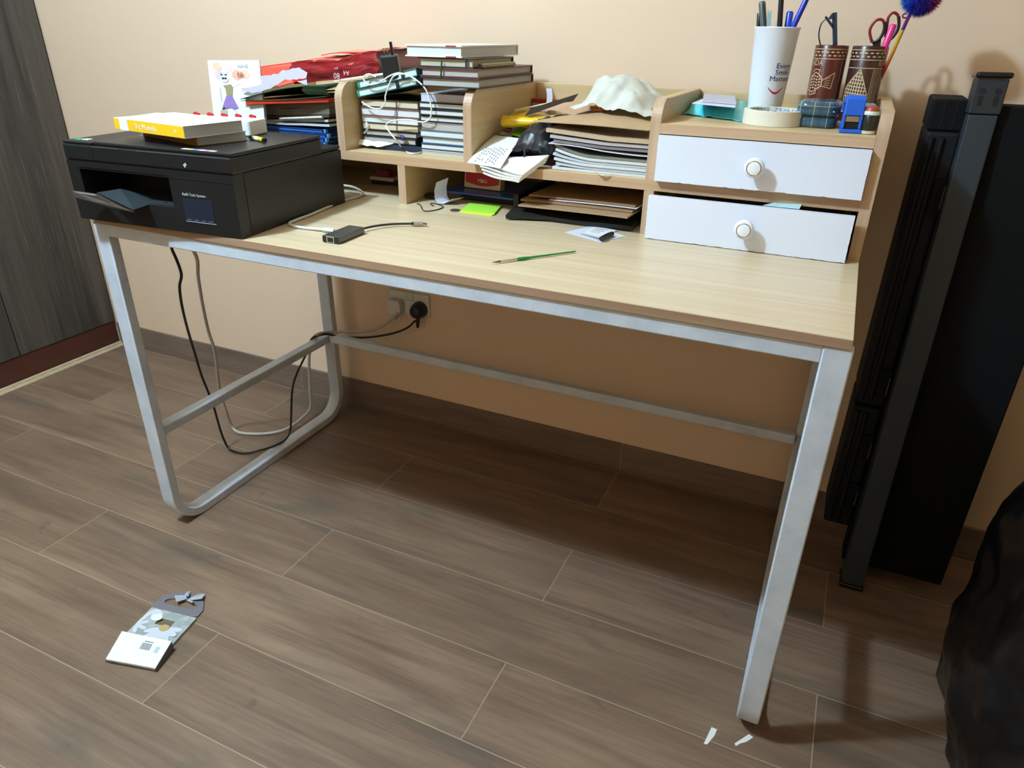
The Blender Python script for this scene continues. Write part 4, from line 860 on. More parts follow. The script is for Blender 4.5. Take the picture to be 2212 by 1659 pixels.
# wire loop, coin, sticky notes
P = [at(x, y, z=H0+0.0012) for x, y in ((901, 440), (908, 443), (913, 453), (921, 456), (940, 454), (955, 449), (956, 445), (945, 441), (932, 439), (931, 442), (937, 445))]
b = MB(); b.tube(P, 0.0011, 6); tag(b.build('wire_loop', mat('black_wire', (26, 26, 24), 0.5), smooth=True), 'loop of thin black wire beside the lower divider', 'wire')
c = at(983, 455, z=H0); b = MB(); b.lathe([(0.0098, 0), (0.0105, 0.0004), (0.0105, 0.0013), (0.0098, 0.0017), (0.0075, 0.0014), (0.001, 0.0014)], c, 32); tag(b.build('coin', mat('worn_steel', (170, 170, 164), 0.3, 1.0, var=0.2, scale=400), smooth=True), 'single silver coin beside the green sticky notes', 'coin')
sn = thing('sticky_notes', at(1040, 455, z=H0), 'small pad of lime green and yellow sticky notes', 'sticky notes')
b = MB(); b.slab([at(992, 459, z=H0), at(1062, 467, z=H0), at(1072, 460, z=H0), at(1004, 452, z=H0)], 0.0012, up=(0, 0, 1)); b.build('yellow_sheet', mat('neon_yellow_note', (226, 232, 60), 0.6), sn)
b = MB(); b.slab([at(998, 456, z=H0+0.0014), at(1068, 464, z=H0+0.0014), at(1083, 446, z=H0+0.0014), at(1013, 441, z=H0+0.0014)], 0.0028, up=(0, 0, 1)); b.build('green_pad', mat('neon_green_note', (160, 220, 70), 0.6), sn)
# black sleeve and kraft folders on the right
b = MB()
A, B_ = at(1094, 478, z=H0), at(1172, 482, z=H0)
b.grid(20, 10, lambda u, v: (0.727+0.245*u, 0.346+0.028*min(1, u*3)+0.27*v, H0+0.010+0.008*min(1, v*8)*(1-0.45*u)+0.001*math.sin(u*9)), 0.008); tag(b.build('black_sleeve', mat('black_neoprene', (14, 15, 19), 0.6, var=0.3, scale=40), smooth=True), 'black fabric sleeve at the bottom of the lower right compartment', 'sleeve')
b = MB(); b.M = T(0.709, 0.42, H0); b.box((0, 0, 0), (0.012, 0.20, 0.036)); tag(b.build('black_notebook', mat('matt_black_cover', (14, 15, 20), 0.6), bevel=0.001), 'upright black slip case at the left of the kraft folders', 'case')
M_kf = mat('dull_kraft_folder', (150, 116, 84), 0.7, var=0.08, scale=30)
for i, (x0, x1, y0, z0, c, t_, lb, rz) in enumerate((
      (0.745, 0.968, 0.350, 0.0215, (158, 128, 96), 0.0030, 'bottom kraft folder of the lower right pile', -0.05), (0.735, 0.966, 0.380, 0.0255, (150, 116, 84), 0.0040, 'second kraft folder from the bottom of the lower right pile', -0.04),
      (0.770, 0.966, 0.385, 0.0305, (112, 66, 150), 0.0012, 'purple folder between the kraft folders', -0.02), (0.790, 0.9685, 0.383, 0.0325, (222, 224, 226), 0.0010, 'white sheet between the kraft folders', -0.05),
      (0.742, 0.962, 0.390, 0.0345, (146, 112, 80), 0.0030, 'top kraft folder of the lower right pile', -0.05))):
    L_ = x1-x0
    b = MB(); b.M = T(x0+0.002*i, y0+0.014, H0+z0) @ RZ(rz); b.grid(14, 6, lambda u, v: (L_*u, 0.235*v+0.03*(u > 2), 0.004+0.0035*math.sin(u*PI*0.5)+t_), t_); tag(b.build('kraft_folder' if i in (0, 1, 4) else ('purple_folder' if i == 2 else 'white_sheet'), mat('lower_folder_%d' % i, c, 0.65, var=0.06), smooth=True), lb, 'folder' if i != 3 else 'paper', 'kraft folders in the lower right compartment' if i in (0, 1, 4) else None)
# card with receipt and black clip
pc = at(1285, 505, z=H0)
b = MB(); b.slab([at(1221, 502, z=H0), at(1297, 524, z=H0), at(1352, 510, z=H0), at(1275, 489, z=H0)], 0.0006, up=(0, 0, 1)); tag(b.build('white_card', mat('lilac_white_card', (214, 218, 236), 0.5)), 'white card lying on the desktop in front of the lower right compartment', 'card')
b = MB(); z1 = H0+0.0009; b.slab([at(1262, 503, z=z1), at(1298, 510, z=z1), at(1334, 498, z=z1), at(1284, 488, z=z1)], 0.0003, up=(0, 0, 1)); rr = b.build('receipt', mat('receipt_white', (230, 232, 232), 0.6)); tag(rr, 'small printed receipt lying on the white card', 'receipt')
b = MB(); f = lambda u, v: (at(1262, 503, z=z1+0.0005)*(1-u)+at(1298, 510, z=z1+0.0005)*u)*(1-v)+(at(1284, 488, z=z1+0.0005)*(1-u)+at(1334, 498, z=z1+0.0005)*u)*v
for i in range(5):
    v0 = 0.25+i*0.14; u0, u1 = (0.2, 0.62) if i % 2 else (0.15, 0.7); b.add([f(u0, v0), f(u1, v0), f(u1, v0+0.045), f(u0, v0+0.045)], [(0, 1, 2, 3)])
o_ = b.build('print_lines', mat('pale_grey_print', (150, 156, 160), 0.7)); o_.parent = rr; o_.location = ORG[o_]-ORG[rr]
p0, p1 = at(1299, 516, z=H0+0.0055), at(1322, 505, z=H0+0.0055)
cl = thing('binder_clip', (p0+p1)/2-Vector((0, 0, 0.0045)), 'black folded strip clip lying on the receipt', 'clip')
b = MB(); b.tube([p0, (p0+p1)/2+Vector((0, 0, 0.001)), p1], 0.0048, 10, flat=0.85); b.build('rolled_strip', mat('black_rubber', (22, 26, 30), 0.35), cl, smooth=True)
b = MB(); q = at(1254, 505, z=H0+0.0016); b.slab([q, p0+Vector((0, 0, -0.001)), p0+Vector((0.002, 0.003, -0.001))], 0.0006); b.build('strip_end', mat('black_rubber', (22, 26, 30), 0.35), cl)
# paint brush
q0, q1 = at(1063, 567, z=H0+0.003), at(1243, 543, z=H0+0.0026); d = (q1-q0)
br = thing('paint_brush', (q0+q1)/2-Vector((0, 0, 0.0028)), 'slim green handled paint brush lying on the desktop', 'paint brush')
b = MB(); b.tube([q0+d*0.285, q0+d*0.42, q0+d*0.62, q1], 0.0026, 12, rf=lambda t: 0.85+0.3*math.sin(min(1, t*2.6)*PI)*(t < 0.39)-0.35*t); b.build('handle', mat('glossy_green_paint', (18, 136, 50), 0.22, coat=0.3), br, smooth=True)
b = MB(); b.tube([q0+d*0.095, q0+d*0.283], 0.00225, 12, False, rf=lambda t: 0.75+0.25*t); b.build('ferrule', mat('silver_ferrule', (214, 212, 206), 0.25, 0.85), br, smooth=True)
b = MB(); b.tube([q0, q0+d*0.04, q0+d*0.093], 0.0019, 10, rf=lambda t: 0.1+0.9*t); b.build('bristles', mat('brown_bristle', (96, 66, 34), 0.7), br, smooth=True)
# usb hub
hA, hB, hD = at(690, 519, z=H0), at(733, 528, z=H0), at(752, 494, z=H0); hC = at(788, 505, z=H0)
ax = (hC-hB); L_ = ax.length; an = math.atan2(ax.y, ax.x); wd_ = 0.034; hh = 0.0125
hub = thing('usb_hub', (hA+hC)/2, 'grey metal USB hub with a network port and a short black cable on the desktop', 'usb hub')
HM = T(hB.x, hB.y, H0) @ RZ(an)       # x along the hub away from camera, y to the left
b = MB(); b.M = HM; b.prism([(-0.0, 0.002), (0.002, 0), (wd_-0.002, 0), (wd_, 0.002), (wd_, hh-0.002), (wd_-0.002, hh), (0.002, hh), (0, hh-0.002)], 'x', 0.0008, L_); b.build('shell', mat('space_grey_metal', (96, 98, 98), 0.35, 0.7, var=0.05, scale=500), hub, bevel=0.0006)
b = MB(); b.M = HM; b.prism([(0.0005, 0.002), (0.002, 0.0005), (wd_-0.002, 0.0005), (wd_-0.0005, 0.002), (wd_-0.0005, hh-0.002), (wd_-0.002, hh-0.0005), (0.002, hh-0.0005), (0.0005, hh-0.002)], 'x', -0.0004, 0.0006); b.build('end_cap', M_blk2, hub)
b = MB(); b.M = HM
for bb in (((-0.0012, 0.0095, 0.001), (-0.0006, 0.0245, 0.0018)), ((-0.0012, 0.0095, 0.0018), (-0.0006, 0.0107, hh-0.001)), ((-0.0012, 0.0233, 0.0018), (-0.0006, 0.0245, hh-0.001)), ((-0.0012, 0.0107, hh-0.0022), (-0.0006, 0.0233, hh-0.001))): b.box(*bb)
b.build('network_port', mat('port_frame', (196, 196, 178), 0.3, 0.6), hub)
b = MB(); b.M = HM; b.prism([(0.001, hh-0.0006), (wd_-0.001, hh-0.0006), (wd_-0.001, hh-0.0001), (0.001, hh-0.0001)], 'x', -0.0010, -0.0005); b.build('bright_edge', mat('chamfer_metal', (170, 180, 200), 0.2, 0.9), hub)
cs = HM @ Vector((L_, wd_*0.35, hh*0.5)); P = [cs, at(812, 488, z=H0+0.006), at(850, 484, z=H0+0.005), at(889, 483, z=H0+0.005)]
b = MB(); b.tube(P, 0.0021, 8); b.build('cable', mat('black_braid', (32, 32, 28), 0.6), hub, smooth=True)
p0, p1, p2, p3 = at(889, 483, z=H0+0.005), at(894, 483, z=H0+0.005), at(914, 483, z=H0+0.005), at(922, 484, z=H0+0.0045)
for nm, a_, c_, r_, m_ in (('strain_relief', p0, p1, 0.0040, M_blk2), ('connector_shell', p1, p2, 0.0045, mat('silver_shell', (168, 170, 176), 0.3, 0.8)), ('connector_tip', p2, p3, 0.0026, mat('dark_metal', (120, 100, 90), 0.3, 0.9))):
    b = MB(); b.tube([a_, c_], r_, 10, False, flat=0.7); b.build(nm, m_, hub, smooth=True)
# white network cable from behind the printer
nc = thing('network_cable', at(690, 470, z=H0), 'white network cable running along the right side of the printer to the hub', 'cable')
P = [Vector((0.30, 0.47, H+0.030)), Vector((0.345, 0.445, H+0.026)), at(738, 400, y=.40), at(765, 405, y=.40), at(784, 417, z=H0+0.006), at(770, 426, z=H0+0.003), at(740, 434, z=H0+0.003), at(700, 451, z=H0+0.003), at(670, 464, z=H0+0.003), at(638, 476, z=H0+0.003), at(625, 483, z=H0+0.003), at(638, 489, z=H0+0.003), at(665, 493, z=H0+0.003), at(700, 496, z=H0+0.004)]
b = MB(); b.tube(P[2:], 0.0027, 10); b.build('wire', mat('ivory_cable', (206, 206, 202), 0.4), nc, smooth=True)
b = MB(); b.tube([at(698, 496, z=H0+0.0048), at(722, 499, z=H0+0.0048)], 0.0048, 4, False, flat=0.9); b.build('plug', mat('clear_plug', (190, 196, 200), 0.2), nc)

# ------------------------------------------------------------------ on top of the drawers
ZD = ZD2+0.0003
tp = thing('tape_roll', (1.178, 0.470, ZD), 'roll of cream masking tape lying flat on top of the drawer unit', 'tape')
b = MB(); b.lathe([(0.0500, 0.0003), (0.0500, 0.0237), (0.0497, 0.024), (0.0415, 0.024), (0.0413, 0.0237), (0.0413, 0.0003), (0.0415, 0), (0.0497, 0)], (1.178, 0.470, ZD), 64, close=True); b.build('tape', mat('masking_tape', (224, 218, 202), 0.6, var=0.02), tp, smooth=True)
b = MB(); b.lathe([(0.0411, 0.0005), (0.0411, 0.0235), (0.0396, 0.0235), (0.0396, 0.0005)], (1.178, 0.470, ZD), 48, close=True)
def core_mat():
    t = NT('printed_core'); n = t.noise(t.coords((1, 1, 1)), 120, 2); t.l(t.ramp(n, [(0.45, lin((206, 210, 212))), (0.52, lin((70, 120, 160))), (0.58, lin((196, 202, 206)))]), t.b.inputs['Base Color']); return t.m
b.build('core', core_mat(), tp, smooth=True)
# white cup of pens
CX, CY = 1.150, 0.570; CH = 0.151; CR0, CR1 = 0.0285, 0.0390
cup = thing('pen_cup', (CX, CY, ZD), 'tall white plastic cup with blue lettering and a red smile, holding pens', 'cup')
b = MB(); b.lathe([(CR0-0.001, 0), (CR0, 0.001), (CR1-0.0006, CH-0.003), (CR1+0.0006, CH-0.0015), (CR1, CH), (CR1-0.0014, CH), (CR0-0.0012, 0.0025), (0.0005, 0.0022), (0.0005, 0)], (CX, CY, ZD), 72); b.build('cup_body', mat('white_cup_plastic', (232, 238, 248), 0.4, var=0.01), cup, smooth=True)
def wrapcyl(cx_, cy_, rf, zf, th0):
    def f(x, y):
        z = zf(y); r = rf(z)+0.0004; a = th0+x/r; return (cx_+r*math.sin(a), cy_-r*math.cos(a), z)
    return f
crf = lambda z: CR0+(CR1-CR0)*(z-ZD)/CH
M_navy = mat('navy_print', (24, 36, 130), 0.5)
for s_, dz, off in (('Every', 0.089, 0.0), ('Smile', 0.0785, 0.0), ('Matters', 0.068, -0.002)):
    b = MB(); b.text(s_, 0.0084, None, 'LEFT', wrap=wrapcyl(CX, CY, crf, lambda y, dz=dz: ZD+dz+y, 0.36 if s_ != 'Matters' else 0.12), sx=1.12); b.build('lettering', M_navy, cup)
b = MB(); n = 24; wr = wrapcyl(CX, CY, crf, lambda y: ZD+y, 0.0); vs = []
for i in range(n+1):
    q = i/n; x = 0.0035+0.0285*q; yy = 0.054-0.0095*math.sin(q*PI)
    th_ = 0.0012*math.sin(q*PI)**0.5+0.0004
    vs += [wr(x, yy-th_), wr(x, yy+th_)]
b.add(vs, [(2*i, 2*i+2, 2*i+3, 2*i+1) for i in range(n)]); b.build('red_smile', mat('red_smile_print', (186, 24, 50), 0.4), cup)
def pen(name, label, base, tip, r, mats, group=None, cap=0.35, clip=True, pocket=True):
    base, tip = Vector(base), Vector(tip); d = tip-base; th = thing(name, base, label, 'pen', group)
    b = MB(); b.tube([base, base+d*(1-cap)], r*0.9, 12, False); b.build('barrel', mats[0], th, smooth=True)
    b = MB(); b.tube([base+d*(1-cap)+d*0.002, base+d*0.985, tip], r, 12, False, rf=lambda t: 1 if t < 0.9 else 0.7); b.build('cap', mats[1], th, smooth=True)
    if clip:
        n_ = Vector((0.2, -1, 0)).normalized()*r*1.25
        b = MB(); b.tube([base+d*0.98+n_*0.8, base+d*(1-cap*0.75)+n_*1.1], r*0.28, 6, False); b.build('clip', mats[1], th)
    return th
zi = ZD+0.006
def inside(px, py, y): return at(px, py, y=y)
def cupline(px1, py1, px0, py0, y, cx_=CX, cy_=CY, rad=0.026, up=1.0):
    """pen axis: seen passing pixels 0 (at the rim) and 1 (high), continued down into the cup"""
    a, c = at(px1, py1, y=y), at(px0, py0, y=y); d = (a-c).normalized(); k = (c.z-zi-0.012)/max(d.z, 0.2)
    bt = c-d*k; v = Vector((bt.x-cx_, bt.y-cy_, 0)); L = v.length
    if L > rad-0.006: v *= (rad-0.006)/L; bt = Vector((cx_+v.x, cy_+v.y, bt.z))
    bt.z = zi; return bt, a
for lab, h1, h0, y, r, c1, c2 in (
     ('black pen at the far left of the white cup', (1640, 28), (1637, 56), 0.588, 0.0040, (26, 26, 28), (26, 26, 28)),
     ('grey clip pen at the left of the white cup', (1646, 3), (1650, 56), 0.578, 0.0060, (96, 100, 104), (84, 88, 92)),
     ('black ballpoint in the middle of the white cup', (1689, -22), (1695, 56), 0.560, 0.0045, (210, 212, 214), (24, 24, 26)),
     ('blue capped ballpoint leaning to the right in the white cup', (1744, -6), (1706, 46), 0.560, 0.0048, (40, 70, 196), (24, 50, 190)),
     ('short bright blue pen beside the leaning ballpoint', (1707, 24), (1702, 56), 0.572, 0.0060, (40, 84, 210), (36, 76, 204))):
    bt, tp_ = cupline(*h1, *h0, y); pen('pen', lab, bt, tp_, r, [mat('pen_a_%d%d%d' % c1, c1, 0.35), mat('pen_b_%d%d%d' % c2, c2, 0.3)], 'pens in the white cup', clip='short' not in lab)
b = MB(); b.slab([at(1655, 56, y=.575), at(1665, 56, y=.575), at(1667, 20, y=.575), at(1662, 28, y=.575), at(1659, 18, y=.575)], 0.0006); tag(b.build('sweet_wrapper', mat('pale_teal_film', (150, 178, 180), 0.3, var=0.3, scale=90)), 'pale teal wrapper sticking out between the pens of the white cup', 'wrapper')
b = MB(); b.slab([at(1674, 56, y=.583), at(1690, 56, y=.583), at(1690, 26, y=.583), at(1684, 27, y=.583)], 0.001); tag(b.build('paper_note', mat('grey_white_note', (186, 190, 196), 0.6)), 'whitish paper behind the black ballpoint in the white cup', 'paper')

# carved brown cups
def carved_mat(name, a, c):
    t = NT(name); n = t.noise(t.coords((30, 30, 4)), 1, 4); t.l(t.mixc(n, lin(a), lin(c)), t.b.inputs['Base Color']); t.b.inputs['Roughness'].default_value = 0.3; t.b.inputs['Coat Weight'].default_value = 0.3; return t.m
M_carve = mat('pale_carved_line', (206, 178, 140), 0.6, var=0.1, scale=300)
def stroke(b, pts, wr, w_=0.0006, closed=False):
    if closed: pts = list(pts)+[pts[0]]
    for (x0, y0), (x1, y1) in zip(pts, pts[1:]):
        L = math.hypot(x1-x0, y1-y0); n = max(1, int(L/0.002)); nx_, ny_ = -(y1-y0)/L*w_, (x1-x0)/L*w_; vs = []
        for i in range(n+1):
            q = i/n; x, y = x0+(x1-x0)*q, y0+(y1-y0)*q; vs += [wr(x-nx_, y-ny_), wr(x+nx_, y+ny_)]
        b.add(vs, [(2*i, 2*i+2, 2*i+3, 2*i+1) for i in range(n)])
def oval(b, x, y, rx, ry, wr):
    b.add([wr(x+rx*math.cos(k*PI/5), y+ry*math.sin(k*PI/5)) for k in range(10)], [tuple(range(10))])
def carved(cx_, cy_, r, h, label, m, kind):
    th = thing('carved_pen_holder', (cx_, cy_, ZD), label, 'pen holder', 'carved brown holders')
    b = MB(); b.lathe([(r-0.001, 0), (r, 0.001), (r, h-0.001), (r-0.0006, h), (r-0.0026, h), (r-0.003, h-0.001), (r-0.003, 0.004), (0.0005, 0.004), (0.0005, 0)], (cx_, cy_, ZD), 64); b.build('holder_body', m, th, smooth=True)
    wr = wrapcyl(cx_, cy_, lambda z: r, lambda y: ZD+y, 0.0)
    cir = PI*r
    b = MB()
    for yy in (h-0.0060, h-0.0215): stroke(b, [(-cir, yy), (cir*0.999, yy)], wr, 0.0006)
    b.build('carved_band', M_carve, th)
    b = MB()
    n = 20
    for i in range(n):
        x = -cir+2*cir*(i+0.5)/n
        oval(b, x, h-0.0108, 0.0030, 0.0012, wr); oval(b, x+cir/n, h-0.0164, 0.0030, 0.0012, wr)
    b.build('carved_ovals', M_carve, th); o_ = th
    if kind == 'fish':
        b = MB(); b.text('RWANDA', 0.0096, None, 'RIGHT', wrap=wrapcyl(cx_, cy_, lambda z: r, lambda y: ZD+h-0.0285+y, -0.30), sx=0.85); b.build('carved_lettering', M_carve, th)
        b = MB(); X0 = -0.031; wr0 = wr; wr = lambda x, y: wr0(x, y+0.014)
        stroke(b, [(X0, 0.036), (X0+0.003, 0.058), (X0+0.012, 0.066), (X0+0.020, 0.062), (X0+0.026, 0.055), (X0+0.026, 0.044), (X0+0.018, 0.037), (X0+0.010, 0.034)], wr, 0.0007, True)
        stroke(b, [(X0+0.026, 0.053), (X0+0.046, 0.066), (X0+0.043, 0.040), (X0+0.026, 0.044)], wr, 0.0006)
        for k in range(4): stroke(b, [(X0+0.031, 0.0455+0.003*k), (X0+0.040, 0.045+0.0045*k)], wr, 0.0004)
        stroke(b, [(X0+0.004, 0.036), (X0+0.006, 0.028), (X0+0.018, 0.031), (X0+0.018, 0.036)], wr, 0.0006); stroke(b, [(X0+0.010, 0.034), (X0+0.012, 0.029)], wr, 0.0004); stroke(b, [(X0+0.014, 0.035), (X0+0.016, 0.030)], wr, 0.0004)
        stroke(b, [(X0+0.006, 0.066), (X0+0.010, 0.071), (X0+0.020, 0.070), (X0+0.018, 0.064)], wr, 0.0006)
        for i in range(4):
            for j in range(5): oval(b, X0+0.006+0.0052*i, 0.0395+0.0048*j+(0.0012 if i % 2 else 0), 0.0021, 0.0013, wr)
        b.build('carved_fish', M_carve, th)
    else:
        b = MB(); b.text('RWANDA', 0.0096, None, 'LEFT', wrap=wrapcyl(cx_, cy_, lambda z: r, lambda y: ZD+h-0.0275+y, 0.66), sx=0.85); b.build('carved_lettering', M_carve, th)
        b = MB(); stroke(b, [(-cir, h-0.0345), (cir*0.999, h-0.0345)], wr, 0.0006)
        apex = (-0.008, h-0.0365); lf, rt, bt = (-0.032, 0.056), (0.0105, 0.046), (-0.003, 0.022); poly = [apex, rt, bt, (-0.033, 0.016), lf]
        stroke(b, poly, wr, 0.0007, True)
        def inpoly(x, y):
            c_ = False; j = len(poly)-1
            for i in range(len(poly)):
                (xi, yi), (xj, yj) = poly[i], poly[j]
                if (yi > y) != (yj > y) and x < (xj-xi)*(y-yi)/(yj-yi)+xi: c_ = not c_
                j = i
            return c_
        def clipline(f, n=60):
            run = []
            for i in range(n+1):
                p = f(i/n)
                if inpoly(*p): run.append(p)
                elif len(run) > 1: stroke(b, [run[0], run[-1]], wr, 0.00075); run = []
                else: run = []
            if len(run) > 1: stroke(b, [run[0], run[-1]], wr, 0.00075)
        for k in range(13): clipline(lambda q, k=k: (-0.036+0.05*q, 0.016+0.0056*k-0.004*q))
        for k in range(11): clipline(lambda q, k=k: (-0.034+0.0045*k+0.004*q, 0.008+0.075*q))
        for k in range(6): stroke(b, [(0.0135+0.0028*k, h-0.0360), (0.0135+0.0028*k-0.002, 0.006)], wr, 0.0004)
        b.build('carved_house', M_carve, th)
    return th
C1X, C1Y, C1R, C1H = 1.2445, 0.603, 0.0278, 0.1235
C2X, C2Y, C2R, C2H = 1.3070, 0.603, 0.0292, 0.1235
carved(C1X, C1Y, C1R, C1H, 'reddish brown carved holder with a fish, holding a pair of glasses', carved_mat('red_brown_varnish', (96, 34, 22), (74, 24, 18)), 'fish')
carved(C2X, C2Y, C2R, C2H, 'dark brown carved holder with a hatched roof shape, holding scissors', carved_mat('dark_brown_varnish', (66, 36, 30), (50, 26, 22)), 'house')
# glasses in the first holder: two temples and one lens rim
gl = thing('reading_glasses', (C1X, C1Y, ZD+0.006), 'navy blue framed glasses standing upright in the fish-carved holder', 'glasses')
M_nv = mat('navy_acetate', (26, 42, 68), 0.35)
y1 = 0.603
a, c = at(1803, 27, y=y1), at(1803, 95, y=y1); b = MB(); b.slab([at(1797, 28, y=y1), at(1808, 26, y=y1), at(1809, 98, y=y1), at(1799, 98, y=y1)], 0.003); b.build('temple', M_nv, gl, bevel=0.0006)
b = MB(); b.slab([c+Vector((-0.004, 0, -0.001)), c+Vector((0.004, 0, -0.001)), Vector((C1X+0.008, y1, ZD+0.012)), Vector((C1X+0.001, y1, ZD+0.012))], 0.0028); b.build('temple', M_nv, gl)
b = MB(); b.slab([at(1781, 38, y=y1-0.004), at(1785, 34, y=y1-0.004), at(1798, 51, y=y1-0.004), at(1798, 62, y=y1-0.004)], 0.003); b.slab([at(1789, 40, y=y1-0.004), at(1797, 29, y=y1-0.004), at(1799, 29, y=y1-0.004), at(1799, 40, y=y1-0.004), at(1793, 42, y=y1-0.004)], 0.003); b.build('bridge_piece', M_nv, gl)
b = MB(); b.tube([at(1783, 42, y=y1), at(1774, 52, y=y1), at(1769, 72, y=y1), at(1771, 92, y=y1), at(1779, 112, y=y1), at(1790, 130, y=y1)], 0.0011, 8); b.build('lens_rim', mat('black_rim', (24, 26, 30), 0.3), gl, smooth=True)
# scissors in the second holder
sc_ = thing('scissors', (C2X, C2Y, ZD+0.006), 'scissors with red and black handle rings in the dark carved holder', 'scissors')
M_sr, M_sb = mat('dark_red_rubber', (134, 24, 34), 0.4), mat('black_rubber_grip', (30, 26, 34), 0.4)
ys_ = 0.604
ring1 = [(1884, 92), (1880, 78), (1879, 66), (1884, 54), (1893, 44), (1903, 42), (1910, 47), (1911, 58), (1908, 70), (1902, 81), (1892, 90)]
ring2 = [(1912, 75), (1915, 62), (1917, 48), (1919, 38), (1926, 29), (1934, 28), (1941, 35), (1942, 48), (1940, 62), (1932, 76), (1920, 86)]
for k, rg in enumerate((ring1, ring2)):
    yy = ys_+0.006*k; P = [at(x, y, y=yy) for x, y in rg]; h_ = len(P)//2+1
    b = MB(); b.tube(P[:h_+1], 0.0024, 10); b.build('handle_ring', M_sr, sc_, smooth=True, label='dark red half of a handle ring')
    b = MB(); b.tube(P[h_:]+[P[0]], 0.0027, 10); b.build('handle_ring', M_sb, sc_, smooth=True, label='black half of a handle ring')
b = MB(); b.slab([at(1887, 92, y=ys_), at(1904, 78, y=ys_), at(1902, 100, y=ys_), Vector((C2X+0.004, ys_, ZD+0.06)), Vector((C2X-0.004, ys_, ZD+0.06))], 0.003); b.build('shank', M_sb, sc_)
b = MB(); b.slab([Vector((C2X+0.004, ys_, ZD+0.0595)), Vector((C2X-0.004, ys_, ZD+0.0595)), Vector((C2X, ys_, ZD+0.006))], 0.0012); b.build('blade', mat('steel_blade', (180, 182, 184), 0.25, 1.0), sc_)
bt, tpn = cupline(1931, 52, 1912, 98, 0.590, C2X, C2Y, 0.022); pen('pen', 'bright pink glittery pen in the dark carved holder', bt, tpn, 0.0055, [mat('pink_glitter', (232, 50, 140), 0.3, var=0.25, scale=600), mat('pink_glitter', (232, 50, 140), 0.3)], clip=False)
# pompom pen
pcn = at(1992, -8, y=0.570); bt = Vector((C2X+0.010, 0.612, ZD+0.010))
pp = thing('pompom_pen', bt, 'rainbow coloured pen topped by a big fluffy blue and red pompom', 'pen')
def rb_mat():
    t = NT('rainbow_shaft'); v = t.coords(); sp_ = t.n('ShaderNodeSeparateXYZ'); t.l(v, sp_.inputs[0])
    t.l(t.ramp(t.math('FRACT', t.math('MULTIPLY', sp_.outputs[2], 7.2)), [(0.0, lin((70, 40, 130))), (0.35, lin((170, 30, 60))), (0.6, lin((190, 50, 40))), (0.85, lin((200, 160, 40)))]), t.b.inputs['Base Color']); t.b.inputs['Roughness'].default_value = 0.3; return t.m
pe = at(1966, 30, y=0.578)
b = MB(); b.tube([bt, (bt+pe)/2+Vector((0.002, 0, 0)), pe, pcn], 0.0030, 10); b.build('shaft', rb_mat(), pp, smooth=True)
b = MB(); b.tube([at(1962, 38, y=.579), at(1951, 38, y=.579), at(1951, 31, y=.579), at(1958, 30, y=.579)], 0.0013, 6); b.build('hook', M_sr, pp, smooth=True)
def fur_mat():
    t = NT('rainbow_fur'); g = t.n('ShaderNodeNewGeometry'); sp_ = t.n('ShaderNodeSeparateXYZ'); t.l(g.outputs['Position'], sp_.inputs[0])
    q = t.math('ADD', t.math('MULTIPLY', t.math('SUBTRACT', sp_.outputs[0], pcn.x), 12.0), t.math('MULTIPLY', t.math('SUBTRACT', sp_.outputs[2], pcn.z), -2.0))
    n = t.noise(t.coords((60, 60, 60)), 1, 2); q = t.math('ADD', t.math('ADD', q, 0.47), t.math('MULTIPLY', t.math('SUBTRACT', n, 0.5), 0.25))
    t.l(t.ramp(q, [(0.0, lin((30, 150, 170))), (0.16, lin((24, 110, 190))), (0.32, lin((24, 40, 180))), (0.62, lin((50, 30, 150))), (0.80, lin((170, 30, 80))), (0.92, lin((214, 30, 60)))]), t.b.inputs['Base Color']); t.b.inputs['Roughness'].default_value = 0.8; return t.m
b = MB(); rn = random.Random(2); R0 = 0.024
b.blob(pcn, (R0, R0, R0), 3, amp=0.05)
for i in range(5200):
    d = Vector((rn.gauss(0, 1), rn.gauss(0, 1), rn.gauss(0, 1))).normalized(); e = (d+Vector((rn.uniform(-.35, .35), rn.uniform(-.35, .35), rn.uniform(-.35, .35)))).normalized()
    s0 = d.cross(Vector((rn.uniform(-1, 1), rn.uniform(-1, 1), rn.uniform(-1, 1)))).normalized()*0.00045; r0 = pcn+d*R0*0.95; L = rn.uniform(0.006, 0.0125)
    b.add([r0-s0, r0+s0, r0+e*L], [(0, 1, 2)])
b.build('pompom', fur_mat(), pp); pp.children[-1]['kind'] = 'stuff' if False else ''
if 'kind' in pp.children[-1]: del pp.children[-1]['kind']
# plaid tin
tn = thing('plaid_tin', (1.249, 0.487, ZD), 'small rounded teal plaid tin in front of the fish-carved holder', 'tin')
def plaid():
    t = NT('teal_plaid'); v = t.coords((1, 1, 1)); sp_ = t.n('ShaderNodeSeparateXYZ'); t.l(v, sp_.inputs[0])
    def band(o, f, w0, ph=0.0): return t.math('LESS_THAN', t.math('FRACT', t.math('ADD', t.math('MULTIPLY', o, f), ph)), w0)
    c = t.mixc(t.math('MULTIPLY', band(sp_.outputs[0], 45, 0.35), 0.6), lin((44, 112, 132)), lin((52, 62, 78)))
    c = t.mixc(t.math('MULTIPLY', band(sp_.outputs[1], 45, 0.35), 0.55), c, lin((40, 64, 82)))
    c = t.mixc(t.math('MULTIPLY', band(sp_.outputs[2], 60, 0.4, 0.3), 0.5), c, lin((30, 58, 76)))
    c = t.mixc(t.math('MULTIPLY', band(sp_.outputs[0], 45, 0.05, 0.3), 0.7), c, lin((200, 170, 130)))
    c = t.mixc(t.math('MULTIPLY', band(sp_.outputs[2], 60, 0.06, 0.0), 0.6), c, lin((190, 170, 140)))
    t.l(c, t.b.inputs['Base Color']); t.b.inputs['Roughness'].default_value = 0.22; t.b.inputs['Coat Weight'].default_value = 0.5; return t.m
M_pl = plaid()
